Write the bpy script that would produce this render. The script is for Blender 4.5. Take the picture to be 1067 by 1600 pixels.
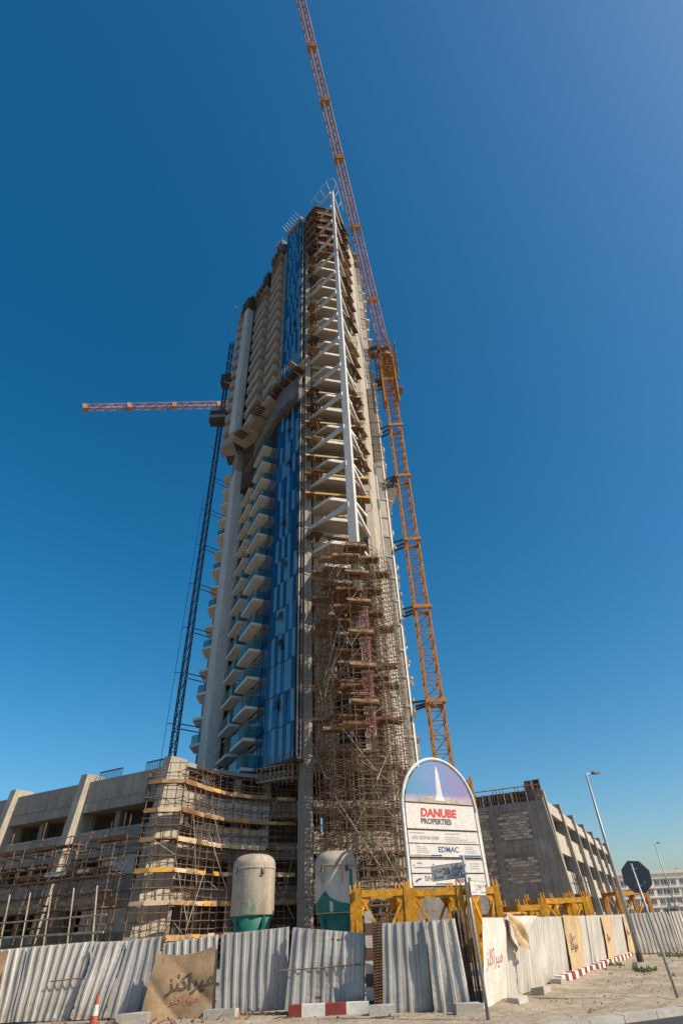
import bpy, math, random
from mathutils import Vector, Matrix
random.seed(7)
R = math.radians
S = bpy.context.scene
for o in list(bpy.data.objects): bpy.data.objects.remove(o)
COL = S.collection

# ------------------------------------------------------------------ camera
cd = bpy.data.cameras.new('camera'); cam = bpy.data.objects.new('camera', cd); COL.objects.link(cam)
cd.sensor_fit = 'VERTICAL'; cd.sensor_height = 36.0; cd.lens = 838.6 / 1600 * 36
cd.clip_start = 0.1; cd.clip_end = 6000
PITCH, ROLL = R(37.78), math.atan2(52.5, 1081)
Xv, Uv, Fv = Vector((1, 0, 0)), Vector((0, -math.sin(PITCH), math.cos(PITCH))), Vector((0, math.cos(PITCH), math.sin(PITCH)))
rx = Xv * math.cos(ROLL) - Uv * math.sin(ROLL); ry = Xv * math.sin(ROLL) + Uv * math.cos(ROLL)
cam.matrix_world = Matrix((( rx.x, ry.x, -Fv.x, 0), (rx.y, ry.y, -Fv.y, 0), (rx.z, ry.z, -Fv.z, 2.0), (0, 0, 0, 1)))
S.camera = cam
S.render.resolution_x, S.render.resolution_y = 682, 1024

# ------------------------------------------------------------------ light
SUN_EL, SUN_AZ = R(40), R(114)          # azimuth clockwise from +Y
w = bpy.data.worlds.new('World'); S.world = w; w.use_nodes = True
nt = w.node_tree; bg = nt.nodes['Background']
sky = nt.nodes.new('ShaderNodeTexSky'); sky.sky_type = 'NISHITA'; sky.sun_disc = False
sky.sun_elevation = SUN_EL; sky.sun_rotation = SUN_AZ
sky.altitude = 0; sky.air_density = 1.0; sky.dust_density = 1.3; sky.ozone_density = 3.5
hs = nt.nodes.new('ShaderNodeHueSaturation'); hs.inputs['Saturation'].default_value = 1.38; hs.inputs['Hue'].default_value = 0.488
nt.links.new(sky.outputs[0], hs.inputs['Color']); nt.links.new(hs.outputs[0], bg.inputs[0]); bg.inputs[1].default_value = 0.094
sd = bpy.data.lights.new('sun', 'SUN'); sd.energy = 4.0; sd.angle = R(0.53); sd.color = (1.0, 0.88, 0.70)
so = bpy.data.objects.new('sun', sd); COL.objects.link(so)
sv = Vector((math.sin(SUN_AZ) * math.cos(SUN_EL), math.cos(SUN_AZ) * math.cos(SUN_EL), math.sin(SUN_EL)))
so.rotation_euler = sv.to_track_quat('Z', 'Y').to_euler()
S.view_settings.view_transform = 'Standard'; S.view_settings.look = 'None'; S.view_settings.gamma = 1
S.view_settings.use_curve_mapping = False; S.view_settings.exposure = 0.5

# ------------------------------------------------------------------ materials
M = {}
def mat(name, c, rough=0.85, metal=0.0, var=0.25, scale=0.6, streak=0.0, fine=0.15, bump=0.3, bscale=8, c2=None, c2amt=0.5, spec=0.3, zsq=1.0, lines=0.0, mud=None):
    m = bpy.data.materials.new(name); m.use_nodes = True; t = m.node_tree; N = t.nodes; L = t.links
    b = N['Principled BSDF']; b.inputs['Roughness'].default_value = rough; b.inputs['Metallic'].default_value = metal
    b.inputs['Specular IOR Level'].default_value = spec
    g = N.new('ShaderNodeNewGeometry')
    mp = N.new('ShaderNodeMapping'); mp.inputs['Scale'].default_value = (1, 1, zsq); L.new(g.outputs['Position'], mp.inputs[0])
    def noise(sc, det=5, vec=None, ro=0.6):
        n = N.new('ShaderNodeTexNoise'); n.inputs['Scale'].default_value = sc; n.inputs['Detail'].default_value = det
        n.inputs['Roughness'].default_value = ro; L.new(vec or mp.outputs[0], n.inputs['Vector']); return n.outputs['Fac']
    def mrange(s, a, bb, lo, hi):
        r = N.new('ShaderNodeMapRange'); r.inputs[1].default_value = a; r.inputs[2].default_value = bb
        r.inputs[3].default_value = lo; r.inputs[4].default_value = hi; L.new(s, r.inputs[0]); return r.outputs[0]
    def mul(a, bsock):
        q = N.new('ShaderNodeMath'); q.operation = 'MULTIPLY'; L.new(a, q.inputs[0]); L.new(bsock, q.inputs[1]); return q.outputs[0]
    f = mrange(noise(scale), 0.3, 0.7, 1 - var, 1 + var * 0.6)
    f = mul(f, mrange(noise(scale * 14, 4), 0.3, 0.7, 1 - fine, 1 + fine))
    if streak:
        sm = N.new('ShaderNodeMapping'); sm.inputs['Scale'].default_value = (1, 1, 0.06); L.new(g.outputs['Position'], sm.inputs[0])
        f = mul(f, mrange(noise(2.6, 6, sm.outputs[0], 0.7), 0.38, 0.66, 1 - streak, 1.05))
    if lines:                                        # pour lines and shutter joints
        sx = N.new('ShaderNodeSeparateXYZ'); L.new(g.outputs['Position'], sx.inputs[0])
        ab = N.new('ShaderNodeMath'); ab.operation = 'SUBTRACT'; L.new(sx.outputs[0], ab.inputs[0]); L.new(sx.outputs[1], ab.inputs[1])
        for sock, per in ((sx.outputs[2], 0.61), (ab.outputs[0], 1.87)):
            dv = N.new('ShaderNodeMath'); dv.operation = 'DIVIDE'; dv.inputs[1].default_value = per; L.new(sock, dv.inputs[0])
            fr_ = N.new('ShaderNodeMath'); fr_.operation = 'FRACT'; L.new(dv.outputs[0], fr_.inputs[0])
            f = mul(f, mrange(fr_.outputs[0], 0.0, 0.07, 1 - lines, 1.0))
        vo = N.new('ShaderNodeTexVoronoi'); vo.inputs['Scale'].default_value = 1.3; L.new(g.outputs['Position'], vo.inputs['Vector'])
        f = mul(f, mrange(vo.outputs['Distance'], 0.03, 0.07, 0.55, 1.0))
    rgb = N.new('ShaderNodeRGB'); rgb.outputs[0].default_value = (*c, 1); src = rgb.outputs[0]
    if c2:
        mx = N.new('ShaderNodeMix'); mx.data_type = 'RGBA'; L.new(mrange(noise(scale * 2.3, 7, None, 0.7), 0.5 - 0.12 + (0.5 - c2amt) * 0.3, 0.5 + 0.12 + (0.5 - c2amt) * 0.3, 0, 1), mx.inputs[0])
        L.new(src, mx.inputs[6]); mx.inputs[7].default_value = (*c2, 1); src = mx.outputs[2]
    if mud:                                          # splashed mud and rust at the foot of the sheets
        sx = N.new('ShaderNodeSeparateXYZ'); L.new(g.outputs['Position'], sx.inputs[0])
        mm_ = mul(mrange(sx.outputs[2], 0.1, 0.75, 1.0, 0.0), mrange(noise(3.0, 8, None, 0.75), 0.42, 0.62, 0.0, 0.9))
        mx = N.new('ShaderNodeMix'); mx.data_type = 'RGBA'; L.new(mm_, mx.inputs[0]); L.new(src, mx.inputs[6]); mx.inputs[7].default_value = (*mud, 1); src = mx.outputs[2]
        rs = N.new('ShaderNodeMix'); rs.data_type = 'RGBA'; L.new(mrange(noise(1.7, 9, None, 0.8), 0.60, 0.72, 0.0, 0.75), rs.inputs[0]); L.new(src, rs.inputs[6]); rs.inputs[7].default_value = (0.30, 0.20, 0.13, 1); src = rs.outputs[2]
    vm = N.new('ShaderNodeVectorMath'); vm.operation = 'SCALE'; L.new(src, vm.inputs[0]); L.new(f, vm.inputs['Scale'])
    L.new(vm.outputs[0], b.inputs['Base Color'])
    if bump:
        bp = N.new('ShaderNodeBump'); bp.inputs['Strength'].default_value = bump; bp.inputs['Distance'].default_value = 0.03
        L.new(noise(bscale, 6), bp.inputs['Height']); L.new(bp.outputs[0], b.inputs['Normal'])
    M[name] = m; return m
mat('sand', (0.385, 0.315, 0.23), 0.95, var=0.3, scale=0.5, fine=0.3, bump=1.0, bscale=7, c2=(0.31, 0.25, 0.18), c2amt=0.45)
mat('asphalt', (0.055, 0.055, 0.06), 0.9, var=0.2, scale=0.5, bump=0.4, bscale=40)
mat('kerb_stone', (0.40, 0.37, 0.33), 0.9, var=0.22, scale=1.5, bump=0.5, bscale=14)
mat('concrete_grey', (0.36, 0.34, 0.32), 0.92, lines=0.25, var=0.3, scale=0.5, streak=0.3, bump=0.4)
mat('pebble', (0.27, 0.22, 0.165), 0.95, var=0.35, scale=3.0, bump=0.3)
mat('concrete', (0.34, 0.31, 0.27), 0.92, lines=0.22, var=0.22, scale=0.35, streak=0.25, fine=0.14, bump=0.4, bscale=6)
mat('concrete_dark', (0.205, 0.19, 0.175), 0.92, lines=0.25, var=0.3, scale=0.5, streak=0.32, bump=0.4)
mat('concrete_fin', (0.42, 0.375, 0.31), 0.92, lines=0.15, var=0.2, scale=0.4, streak=0.2, bump=0.3)
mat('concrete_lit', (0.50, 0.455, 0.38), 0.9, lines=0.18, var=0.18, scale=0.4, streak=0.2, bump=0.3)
mat('concrete_pale', (0.36, 0.345, 0.32), 0.9, var=0.15, scale=0.3, streak=0.2, bump=0.2)
mat('slab_white', (0.68, 0.65, 0.60), 0.85, var=0.12, scale=0.5, streak=0.1, bump=0.15)
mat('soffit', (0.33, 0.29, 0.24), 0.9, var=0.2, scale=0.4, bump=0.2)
mat('shear_paint', (0.56, 0.55, 0.53), 0.85, var=0.1, scale=0.2, streak=0.14, bump=0.1)
mat('render_beige', (0.41, 0.355, 0.295), 0.9, var=0.16, scale=0.5, streak=0.1, bump=0.2)
mat('block_wall', (0.40, 0.35, 0.27), 0.95, var=0.25, scale=0.7, bump=0.5, bscale=5)
mat('block_pale', (0.60, 0.53, 0.47), 0.95, var=0.22, scale=2.0, bump=0.5, bscale=14)
mat('mortar', (0.24, 0.215, 0.195), 0.95, var=0.2)
mat('steel_white', (0.56, 0.55, 0.53), 0.55, var=0.08, scale=0.4, streak=0.1, bump=0.05, spec=0.4)
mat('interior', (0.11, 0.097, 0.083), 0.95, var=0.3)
mat('rust', (0.155, 0.09, 0.053), 0.85, var=0.4, scale=1.2, c2=(0.26, 0.195, 0.14), c2amt=0.4, bump=0)
mat('tube_pale', (0.40, 0.35, 0.28), 0.7, var=0.3, scale=1.0, c2=(0.22, 0.15, 0.10), c2amt=0.35, bump=0)
mat('plank', (0.42, 0.27, 0.145), 0.85, var=0.35, scale=1.0, c2=(0.26, 0.17, 0.10), c2amt=0.4, bump=0.3)
mat('plank_pale', (0.55, 0.42, 0.28), 0.85, var=0.25, scale=1.0, bump=0.3)
mat('plank_yellow', (0.60, 0.33, 0.07), 0.8, var=0.25, scale=1.0, bump=0.2)
mat('ply_brown', (0.24, 0.125, 0.06), 0.85, var=0.4, scale=0.9, c2=(0.13, 0.075, 0.045), c2amt=0.4, bump=0.2)
mat('timber_dark', (0.085, 0.055, 0.04), 0.85, var=0.35, bump=0.2)
mat('foil', (0.80, 0.80, 0.78), 0.45, 0.0, var=0.25, scale=1.2, streak=0.2, bump=0.5, bscale=3)
mat('crane_yellow', (0.50, 0.215, 0.035), 0.6, var=0.25, scale=1.0, c2=(0.30, 0.12, 0.03), c2amt=0.4, bump=0.1, spec=0.4)
mat('frame_yellow', (0.70, 0.33, 0.01), 0.55, var=0.25, scale=2.5, streak=0.2, c2=(0.30, 0.13, 0.03), c2amt=0.25, bump=0.15, bscale=10, spec=0.4)
mat('crane_lacing', (0.27, 0.155, 0.09), 0.7, var=0.3, scale=1.0, bump=0)
mat('jib_red', (0.36, 0.13, 0.075), 0.65, var=0.3, scale=0.3, c2=(0.46, 0.30, 0.25), c2amt=0.5, bump=0)
mat('steel_dark', (0.045, 0.05, 0.06), 0.6, var=0.25, bump=0, spec=0.4)
mat('hoist_steel', (0.05, 0.065, 0.09), 0.6, var=0.2, bump=0)
mat('galv', (0.33, 0.34, 0.345), 0.5, 0.4, var=0.15, scale=1.0, streak=0.15, bump=0.05)
mat('fence_metal', (0.55, 0.515, 0.46), 0.5, 0.0, mud=(0.30, 0.24, 0.17), var=0.2, scale=0.9, streak=0.3, fine=0.08, bump=0.12, bscale=3, spec=0.45)
mat('fence_grey', (0.44, 0.425, 0.40), 0.55, 0.0, var=0.2, scale=0.9, streak=0.3, fine=0.08, bump=0.12, bscale=3, spec=0.45, mud=(0.28, 0.23, 0.17))
mat('fence_cream', (0.58, 0.545, 0.48), 0.6, 0.0, mud=(0.40, 0.33, 0.25), var=0.16, scale=0.8, streak=0.2, fine=0.06, bump=0.08, bscale=3)
mat('cloth_tan', (0.36, 0.245, 0.145), 0.95, var=0.25, scale=0.9, streak=0.15, bump=0.3, bscale=20)
mat('cloth_white', (0.66, 0.60, 0.53), 0.9, var=0.16, scale=0.8, streak=0.12, bump=0.2)
mat('cloth_sand', (0.58, 0.42, 0.24), 0.9, var=0.25, scale=0.9, streak=0.2, bump=0.2)
mat('letter_brown', (0.10, 0.075, 0.055), 0.9, bump=0)
mat('letter_pink', (0.38, 0.13, 0.11), 0.9, bump=0)
mat('letter_faded', (0.42, 0.22, 0.18), 0.9, bump=0)
mat('red_old', (0.11, 0.06, 0.05), 0.8, var=0.3, scale=3, bump=0.2)
mat('red_paint', (0.24, 0.045, 0.038), 0.7, var=0.3, scale=3, bump=0.2)
mat('white_paint', (0.66, 0.63, 0.58), 0.75, var=0.2, scale=3, bump=0.2)
mat('cone_red', (0.46, 0.085, 0.05), 0.6, var=0.12, bump=0)
mat('silo_cream', (0.46, 0.385, 0.30), 0.65, var=0.2, scale=1.0, streak=0.35, bump=0.08, spec=0.4)
mat('silo_white', (0.56, 0.51, 0.44), 0.6, var=0.12, scale=1.0, streak=0.2, bump=0.05)
mat('silo_green', (0.03, 0.18, 0.135), 0.55, var=0.25, scale=1.4, streak=0.15, bump=0.05)
mat('silo_fade', (0.20, 0.30, 0.225), 0.6, var=0.3, scale=1.6, streak=0.2, c2=(0.42, 0.39, 0.32), c2amt=0.35, bump=0.05)
mat('silo_pink', (0.52, 0.34, 0.24), 0.6, var=0.15, bump=0.05)
mat('board_white', (0.62, 0.59, 0.55), 0.6, var=0.06, scale=0.6, streak=0.06, bump=0)
mat('ink_red', (0.52, 0.07, 0.06), 0.6, bump=0, var=0.05)
mat('ink_dark', (0.10, 0.09, 0.092), 0.6, bump=0, var=0.05)
mat('ink_grey', (0.30, 0.28, 0.27), 0.6, bump=0, var=0.05)
mat('ink_blue', (0.03, 0.07, 0.22), 0.6, bump=0, var=0.05)
mat('print_tower', (0.62, 0.62, 0.66), 0.6, bump=0, var=0.2, scale=3)
mat('print_ground', (0.30, 0.27, 0.20), 0.6, bump=0, var=0.4, scale=2.5, c2=(0.55, 0.45, 0.32))
mat('sign_grey', (0.46, 0.46, 0.455), 0.5, var=0.1, bump=0)
mat('stop_back', (0.12, 0.12, 0.125), 0.6, var=0.15, bump=0)
mat('far_wall', (0.74, 0.65, 0.54), 0.9, var=0.08, scale=0.1, bump=0)
mat('far_glass', (0.10, 0.12, 0.14), 0.3, var=0.2, bump=0)
mat('pink_prop', (0.50, 0.10, 0.17), 0.7, var=0.3, c2=(0.55, 0.42, 0.40), c2amt=0.4, bump=0)
mat('net_green', (0.06, 0.12, 0.04), 0.9, var=0.4, bump=0.2)
mat('weed', (0.10, 0.14, 0.04), 0.9, var=0.4, scale=3, bump=0)
mat('cage_brown', (0.10, 0.055, 0.045), 0.8, var=0.3, bump=0.1)
mat('cable_black', (0.02, 0.02, 0.02), 0.7, bump=0)
def glass(name, c, ior=1.6, alpha=1.0, rough=0.04, wav=0.06):
    m = mat(name, c, rough, var=0.12, scale=0.25, fine=0.03, bump=wav, bscale=0.5, spec=0.6)
    b = m.node_tree.nodes['Principled BSDF']; b.inputs['IOR'].default_value = ior; b.inputs['Alpha'].default_value = alpha
glass('glass_dark', (0.003, 0.026, 0.078)); glass('glass_mid', (0.012, 0.075, 0.19)); glass('glass_light', (0.10, 0.215, 0.34))
glass('glass_deepteal', (0.006, 0.06, 0.085))
glass('glass_teal', (0.03, 0.16, 0.18), 1.5, 0.55)
def sky_print(name):
    m = bpy.data.materials.new(name); m.use_nodes = True; t = m.node_tree; N = t.nodes; L = t.links; b = N['Principled BSDF']
    b.inputs['Roughness'].default_value = 0.5
    g = N.new('ShaderNodeTexCoord'); sp = N.new('ShaderNodeSeparateXYZ'); L.new(g.outputs['Generated'], sp.inputs[0])
    n = N.new('ShaderNodeTexNoise'); n.inputs['Scale'].default_value = 3; L.new(g.outputs['Generated'], n.inputs['Vector'])
    ad = N.new('ShaderNodeMath'); ad.operation = 'MULTIPLY_ADD'; ad.inputs[1].default_value = 0.35; L.new(n.outputs[0], ad.inputs[0])
    L.new(sp.outputs[0], ad.inputs[2]); r1 = N.new('ShaderNodeValToRGB'); L.new(ad.outputs[0], r1.inputs[0])
    e = r1.color_ramp.elements; e[0].position = 0.15; e[0].color = (0.03, 0.22, 0.36, 1); e[1].position = 1.1; e[1].color = (0.20, 0.18, 0.36, 1)
    x = e.new(0.6); x.color = (0.13, 0.22, 0.42, 1)
    a2 = N.new('ShaderNodeMath'); a2.operation = 'MULTIPLY_ADD'; a2.inputs[1].default_value = 0.4; L.new(n.outputs[0], a2.inputs[0]); L.new(sp.outputs[2], a2.inputs[2])
    r2 = N.new('ShaderNodeValToRGB'); L.new(a2.outputs[0], r2.inputs[0]); e = r2.color_ramp.elements
    e[0].position = 0.18; e[0].color = (0.9, 0.9, 0.9, 1); e[1].position = 0.42; e[1].color = (0, 0, 0, 1)
    mx = N.new('ShaderNodeMix'); mx.data_type = 'RGBA'; L.new(r2.outputs[0], mx.inputs[0]); L.new(r1.outputs[0], mx.inputs[6]); mx.inputs[7].default_value = (0.50, 0.36, 0.34, 1)
    L.new(mx.outputs[2], b.inputs['Base Color']); M[name] = m
sky_print('print_sky')

# ------------------------------------------------------------------ helpers
def wloc(o):
    v = Vector((0, 0, 0))
    while o is not None: v = v + o.location; o = o.parent
    return v
def thing(name, label, cat, loc, group=None):
    o = bpy.data.objects.new(name, None); COL.objects.link(o); o.location = loc; o.empty_display_size = 0.2
    o['label'] = label; o['category'] = cat
    if group: o['group'] = group
    return o
def tag(o, label, cat, group=None):
    o['label'] = label; o['category'] = cat
    if group: o['group'] = group
    return o
class MB:
    def __init__(s): s.v = []; s.f = []; s.mi = []
    def add(s, vs, fs):
        k = len(s.v); s.v += [Vector(p) for p in vs]; s.f += [tuple(i + k for i in f) for f in fs]; return s
    def prism(s, poly, z0, z1, top=None):
        n = len(poly); top = top or poly
        a = sum(poly[i][0] * poly[(i + 1) % n][1] - poly[(i + 1) % n][0] * poly[i][1] for i in range(n))
        if a < 0: poly = poly[::-1]; top = top[::-1]
        vs = [(p[0], p[1], z0) for p in poly] + [(p[0], p[1], z1) for p in top]
        return s.add(vs, [tuple(range(n))[::-1], tuple(range(n, 2 * n))] + [(i, (i + 1) % n, n + (i + 1) % n, n + i) for i in range(n)])
    def box(s, c, sz, rz=0.0):
        ca, sa = math.cos(rz), math.sin(rz); x, y, z = sz[0] / 2, sz[1] / 2, sz[2] / 2
        P = [(c[0] + a * ca - b * sa, c[1] + a * sa + b * ca) for a, b in ((-x, -y), (x, -y), (x, y), (-x, y))]
        return s.prism(P, c[2] - z, c[2] + z)
    def wall(s, A, B, z0, z1, th=0.2, off=0.0):
        d = Vector((B[0] - A[0], B[1] - A[1])).normalized(); n = Vector((d.y, -d.x))   # n = right of A->B
        a = Vector(A[:2]) + n * off; b = Vector(B[:2]) + n * off
        return s.prism([a, b, b - n * th, a - n * th], z0, z1)
    def beam(s, p0, p1, w0, h0, w1=None, h1=None, up=(0, 0, 1)):
        p0 = Vector(p0); p1 = Vector(p1); w1 = w1 or w0; h1 = h1 or h0
        d = (p1 - p0).normalized(); u = Vector(up)
        if abs(d.dot(u)) > 0.98: u = Vector((0, 1, 0))
        r = d.cross(u).normalized(); u = r.cross(d).normalized()
        vs = [p0 + r * a * w0 / 2 + u * b * h0 / 2 for a, b in ((-1, -1), (1, -1), (1, 1), (-1, 1))] + [p1 + r * a * w1 / 2 + u * b * h1 / 2 for a, b in ((-1, -1), (1, -1), (1, 1), (-1, 1))]
        return s.add(vs, [(0, 1, 2, 3), (7, 6, 5, 4), (0, 4, 5, 1), (1, 5, 6, 2), (2, 6, 7, 3), (3, 7, 4, 0)])
    def tube(s, p0, p1, r, n=5, r1=None):
        p0 = Vector(p0); p1 = Vector(p1); r1 = r if r1 is None else r1; d = (p1 - p0)
        if d.length < 1e-6: return s
        d.normalize(); u = Vector((0, 0, 1)) if abs(d.z) < 0.95 else Vector((1, 0, 0)); a = d.cross(u).normalized(); b = a.cross(d)
        vs = []
        for p, q in ((p0, r), (p1, r1)):
            for i in range(n):
                t = 2 * math.pi * i / n; vs.append(p + (a * math.cos(t) + b * math.sin(t)) * q)
        return s.add(vs, [tuple(range(n)), tuple(range(n, 2 * n))[::-1]] + [(i, n + i, n + (i + 1) % n, (i + 1) % n) for i in range(n)])
    def pipe(s, pts, r, n=6):
        for i in range(len(pts) - 1): s.tube(pts[i], pts[i + 1], r, n)
        return s
    def sweep(s, pts, r, n=10):
        pts = [Vector(p) for p in pts]; vs = []; fs = []; N = len(pts)
        for i, p in enumerate(pts):
            d = (pts[min(i + 1, N - 1)] - pts[max(i - 1, 0)]).normalized(); nn = Vector((0.514, -0.857, 0)); a = d.cross(nn).normalized(); b = a.cross(d)
            for k in range(n):
                t = 2 * math.pi * k / n; vs.append(p + (a * math.cos(t) + b * math.sin(t)) * r)
        for i in range(N - 1):
            for k in range(n): fs.append((i * n + k, i * n + (k + 1) % n, i * n + n + (k + 1) % n, i * n + n + k))
        return s.add(vs, fs)
    def lathe(s, c, prof, n=40):
        vs = []; fs = []
        for r, z in prof:
            for i in range(n):
                t = 2 * math.pi * i / n; vs.append((c[0] + r * math.cos(t), c[1] + r * math.sin(t), c[2] + z))
        for k in range(len(prof) - 1):
            for i in range(n):
                j = (i + 1) % n; fs.append((k * n + i, k * n + j, k * n + n + j, k * n + n + i))
        fs.append(tuple(range(n))[::-1]); fs.append(tuple(range((len(prof) - 1) * n, len(prof) * n)))
        return s.add(vs, fs)
    def mesh(s, name, origin=(0, 0, 0)):
        o = Vector(origin); me = bpy.data.meshes.new(name); me.from_pydata([p - o for p in s.v], [], s.f); me.update(); return me
    def build(s, name, m, parent=None, smooth=False, stuff=False, origin=None):
        base = wloc(parent) if parent else Vector(origin or (0, 0, 0))
        me = s.mesh(name, base); me.materials.append(M[m])
        if smooth:
            for p in me.polygons: p.use_smooth = True
            me.update()
        o = bpy.data.objects.new(name, me); COL.objects.link(o)
        if parent: o.parent = parent
        else: o.location = base
        if stuff: o['kind'] = 'stuff'
        return o
def inst(name, me, parent, world, rz=0.0, m=None):
    o = bpy.data.objects.new(name, me); COL.objects.link(o); o.parent = parent
    o.location = Vector(world) - wloc(parent); o.rotation_euler.z = rz
    if m:
        o.material_slots[0].link = 'OBJECT'; o.material_slots[0].material = M[m]
    return o
def V2(x, y): return Vector((x, y))
def text(s, size, name, m, parent, origin, ux, uz, ext=0.004, align='LEFT', sx=1.0, warp=None, bold=0.0, shear=0.0):
    cu = bpy.data.curves.new('t', 'FONT'); cu.body = s; cu.size = size; cu.align_x = align; cu.extrude = ext; cu.offset = bold; cu.shear = shear; cu.resolution_u = 3
    ob = bpy.data.objects.new('t', cu); COL.objects.link(ob)
    dg = bpy.context.evaluated_depsgraph_get(); me = bpy.data.meshes.new_from_object(ob.evaluated_get(dg)); bpy.data.objects.remove(ob)
    ux = Vector(ux).normalized(); uz = Vector(uz).normalized(); un = ux.cross(uz)
    base = wloc(parent); O = Vector(origin)
    for v in me.vertices:
        a, b, c = v.co.x * sx, v.co.y, v.co.z
        v.co = (warp(a, b, c) if warp else O + ux * a + uz * b + un * c) - base
    me.name = name; me.materials.clear(); me.materials.append(M[m]); me.update()
    o = bpy.data.objects.new(name, me); COL.objects.link(o); o.parent = parent; return o

# ================================================================== THE SETTING
def ground():
    b = MB()
    b.add([(-3000, -60, 0), (3000, -60, 0), (3000, 4000, 0), (-3000, 4000, 0)], [(0, 1, 2, 3)])
    o = b.build('ground', 'sand'); o['kind'] = 'structure'
ground()
# uneven strip of sand in front of the fence
def sand_strip():
    b = MB(); nx, ny = 210, 150; x0, x1, y0, y1 = -16, 26, 13.5, 44
    rnd = random.Random(3); ph = [(rnd.uniform(0.3, 2.2), rnd.uniform(0.3, 2.2), rnd.uniform(0, 6), rnd.uniform(0.006, 0.018)) for _ in range(9)]
    vs = []
    for j in range(ny + 1):
        for i in range(nx + 1):
            x = x0 + (x1 - x0) * i / nx; y = y0 + (y1 - y0) * j / ny
            z = 0.006 + sum(a * (1 + math.sin(p * x + q * y + r)) for p, q, r, a in ph) * 0.45 + rnd.uniform(0, 0.012)
            e = (x - 3.36) * 0.862 - (y - 20.36) * 0.507            # distance outside the right-hand fence
            if -0.3 < e < 1.6 and y > 19: z += 0.09 * math.exp(-((e - 0.25) / 0.5) ** 2) * (0.6 + 0.4 * math.sin(x * 2.1))
            for rut in (2.6, 4.1):
                z -= 0.035 * math.exp(-((e - rut - 0.25 * math.sin(y * 0.35)) / 0.16) ** 2); z += 0.02 * math.exp(-((e - rut - 0.3 - 0.25 * math.sin(y * 0.35)) / 0.15) ** 2)
            z = max(z, 0.004)
            if i in (0, nx) or j in (0, ny): z = 0.004
            vs.append((x, y, z))
    fs = [(j * (nx + 1) + i, j * (nx + 1) + i + 1, (j + 1) * (nx + 1) + i + 1, (j + 1) * (nx + 1) + i) for j in range(ny) for i in range(nx)]
    b.add(vs, fs); o = b.build('sand_verge', 'sand', smooth=True); o['kind'] = 'structure'
sand_strip()
# kerb + road in the lower right corner.  kerb line through K0 with direction KD
K0, KD = V2(4.2, 16.05), V2(0.905, 0.425)
KN = V2(KD.y, -KD.x)
r = MB(); a = K0 - KD * 60 + KN * 0.32; c = K0 + KD * 140 + KN * 0.32
r.add([(a.x, a.y, 0.112), (c.x, c.y, 0.112), ((c + KN * 9).x, (c + KN * 9).y, 0.112), ((a + KN * 9).x, (a + KN * 9).y, 0.112)], [(0, 3, 2, 1)])
o = r.build('road', 'asphalt'); o['kind'] = 'structure'
kroot = bpy.data.objects.new('kerb', None); COL.objects.link(kroot); kroot.location = (K0.x, K0.y, 0); kroot['kind'] = 'structure'
km = MB().box((0, 0, 0.12), (0.98, 0.30, 0.26)).mesh('kerb_stone'); km.materials.append(M['kerb_stone'])
ka = math.atan2(KD.y, KD.x)
for i in range(-4, 26):
    p = K0 + KD * i * 1.0 + KN * 0.16
    inst('kerb_stone', km, kroot, (p.x, p.y, random.uniform(-0.012, 0.008)), ka + random.uniform(-0.008, 0.008))

# ================================================================== TOWER
FH, Z0 = 3.2, 14.5
lev = lambda n: Z0 + FH * n
NT = 33
tower = thing('tower', 'unfinished high-rise tower with blue glass strip and white pointed steel frame', 'tower', (-4, 56, 0))
P0, P1 = V2(-5.2, 51.5), V2(-8.45, 54.75)
d1, n1 = V2(-0.7071, 0.7071), V2(-0.7071, -0.7071)
d2, n2 = V2(-0.45, 0.893), V2(-0.893, -0.45)
def f2(t, out=0.0): return P1 + d2 * t + n2 * out
def g1(s, out=0.0): return P0 + d1 * s + n1 * out
# dark inner core and the floor plates
core = [(-4.6, 53.3), (-8.0, 56.3), (-16.6, 73.3), (-14, 83), (3, 85), (6.6, 75), (5.2, 60.6), (4.4, 60.2), (3.4, 57.6), (2.8, 57.4), (-3.4, 55.6)]
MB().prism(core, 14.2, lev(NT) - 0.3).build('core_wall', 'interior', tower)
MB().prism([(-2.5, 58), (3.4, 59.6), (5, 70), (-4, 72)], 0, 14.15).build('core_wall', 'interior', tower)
plate = [(-5.1, 51.75), (-8.25, 54.9), (-17.3, 73.0), (-15, 84), (4, 86), (7.4, 75), (6.35, 59.3), (5.25, 58.9), (4.15, 55.3), (3.2, 54.9), (-3.5, 52.9), (-4.3, 52.0)]
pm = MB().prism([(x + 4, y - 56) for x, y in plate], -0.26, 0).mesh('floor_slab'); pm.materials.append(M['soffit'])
for n in range(0, NT + 1):
    inst('floor_slab', pm, tower, (-4, 56, lev(n)))
# corner column, one band per storey
colp = [(-4.45, 51.78), (-3.68, 52.12), (-3.95, 53.1), (-5.02, 52.45)]
MB().prism(colp, 0, 121.6).build('corner_column', 'concrete', tower)
bm = MB().prism([(-4.46 + 4, 51.70 - 56), (-3.58 + 4, 52.1 - 56), (-3.9 + 4, 53.2 - 56), (-5.1 + 4, 52.45 - 56)], -0.13, 0.13).mesh('column_band'); bm.materials.append(M['concrete'])
for z in [4.2, 7.5, 10.85] + [lev(n) for n in range(NT + 1)]: inst('column_band', bm, tower, (-4, 56, z))
# white trim and drain pipe beside the glass
MB().prism([(-5.16, 51.42), (-5.08, 51.34), (-4.98, 51.46), (-5.06, 51.54)], 14.3, 121.2).build('edge_trim', 'concrete_pale', tower)
MB().tube((-4.78, 51.75, 14.5), (-4.78, 51.75, 66), 0.06, 6).build('drain_pipe', 'concrete', tower)
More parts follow.
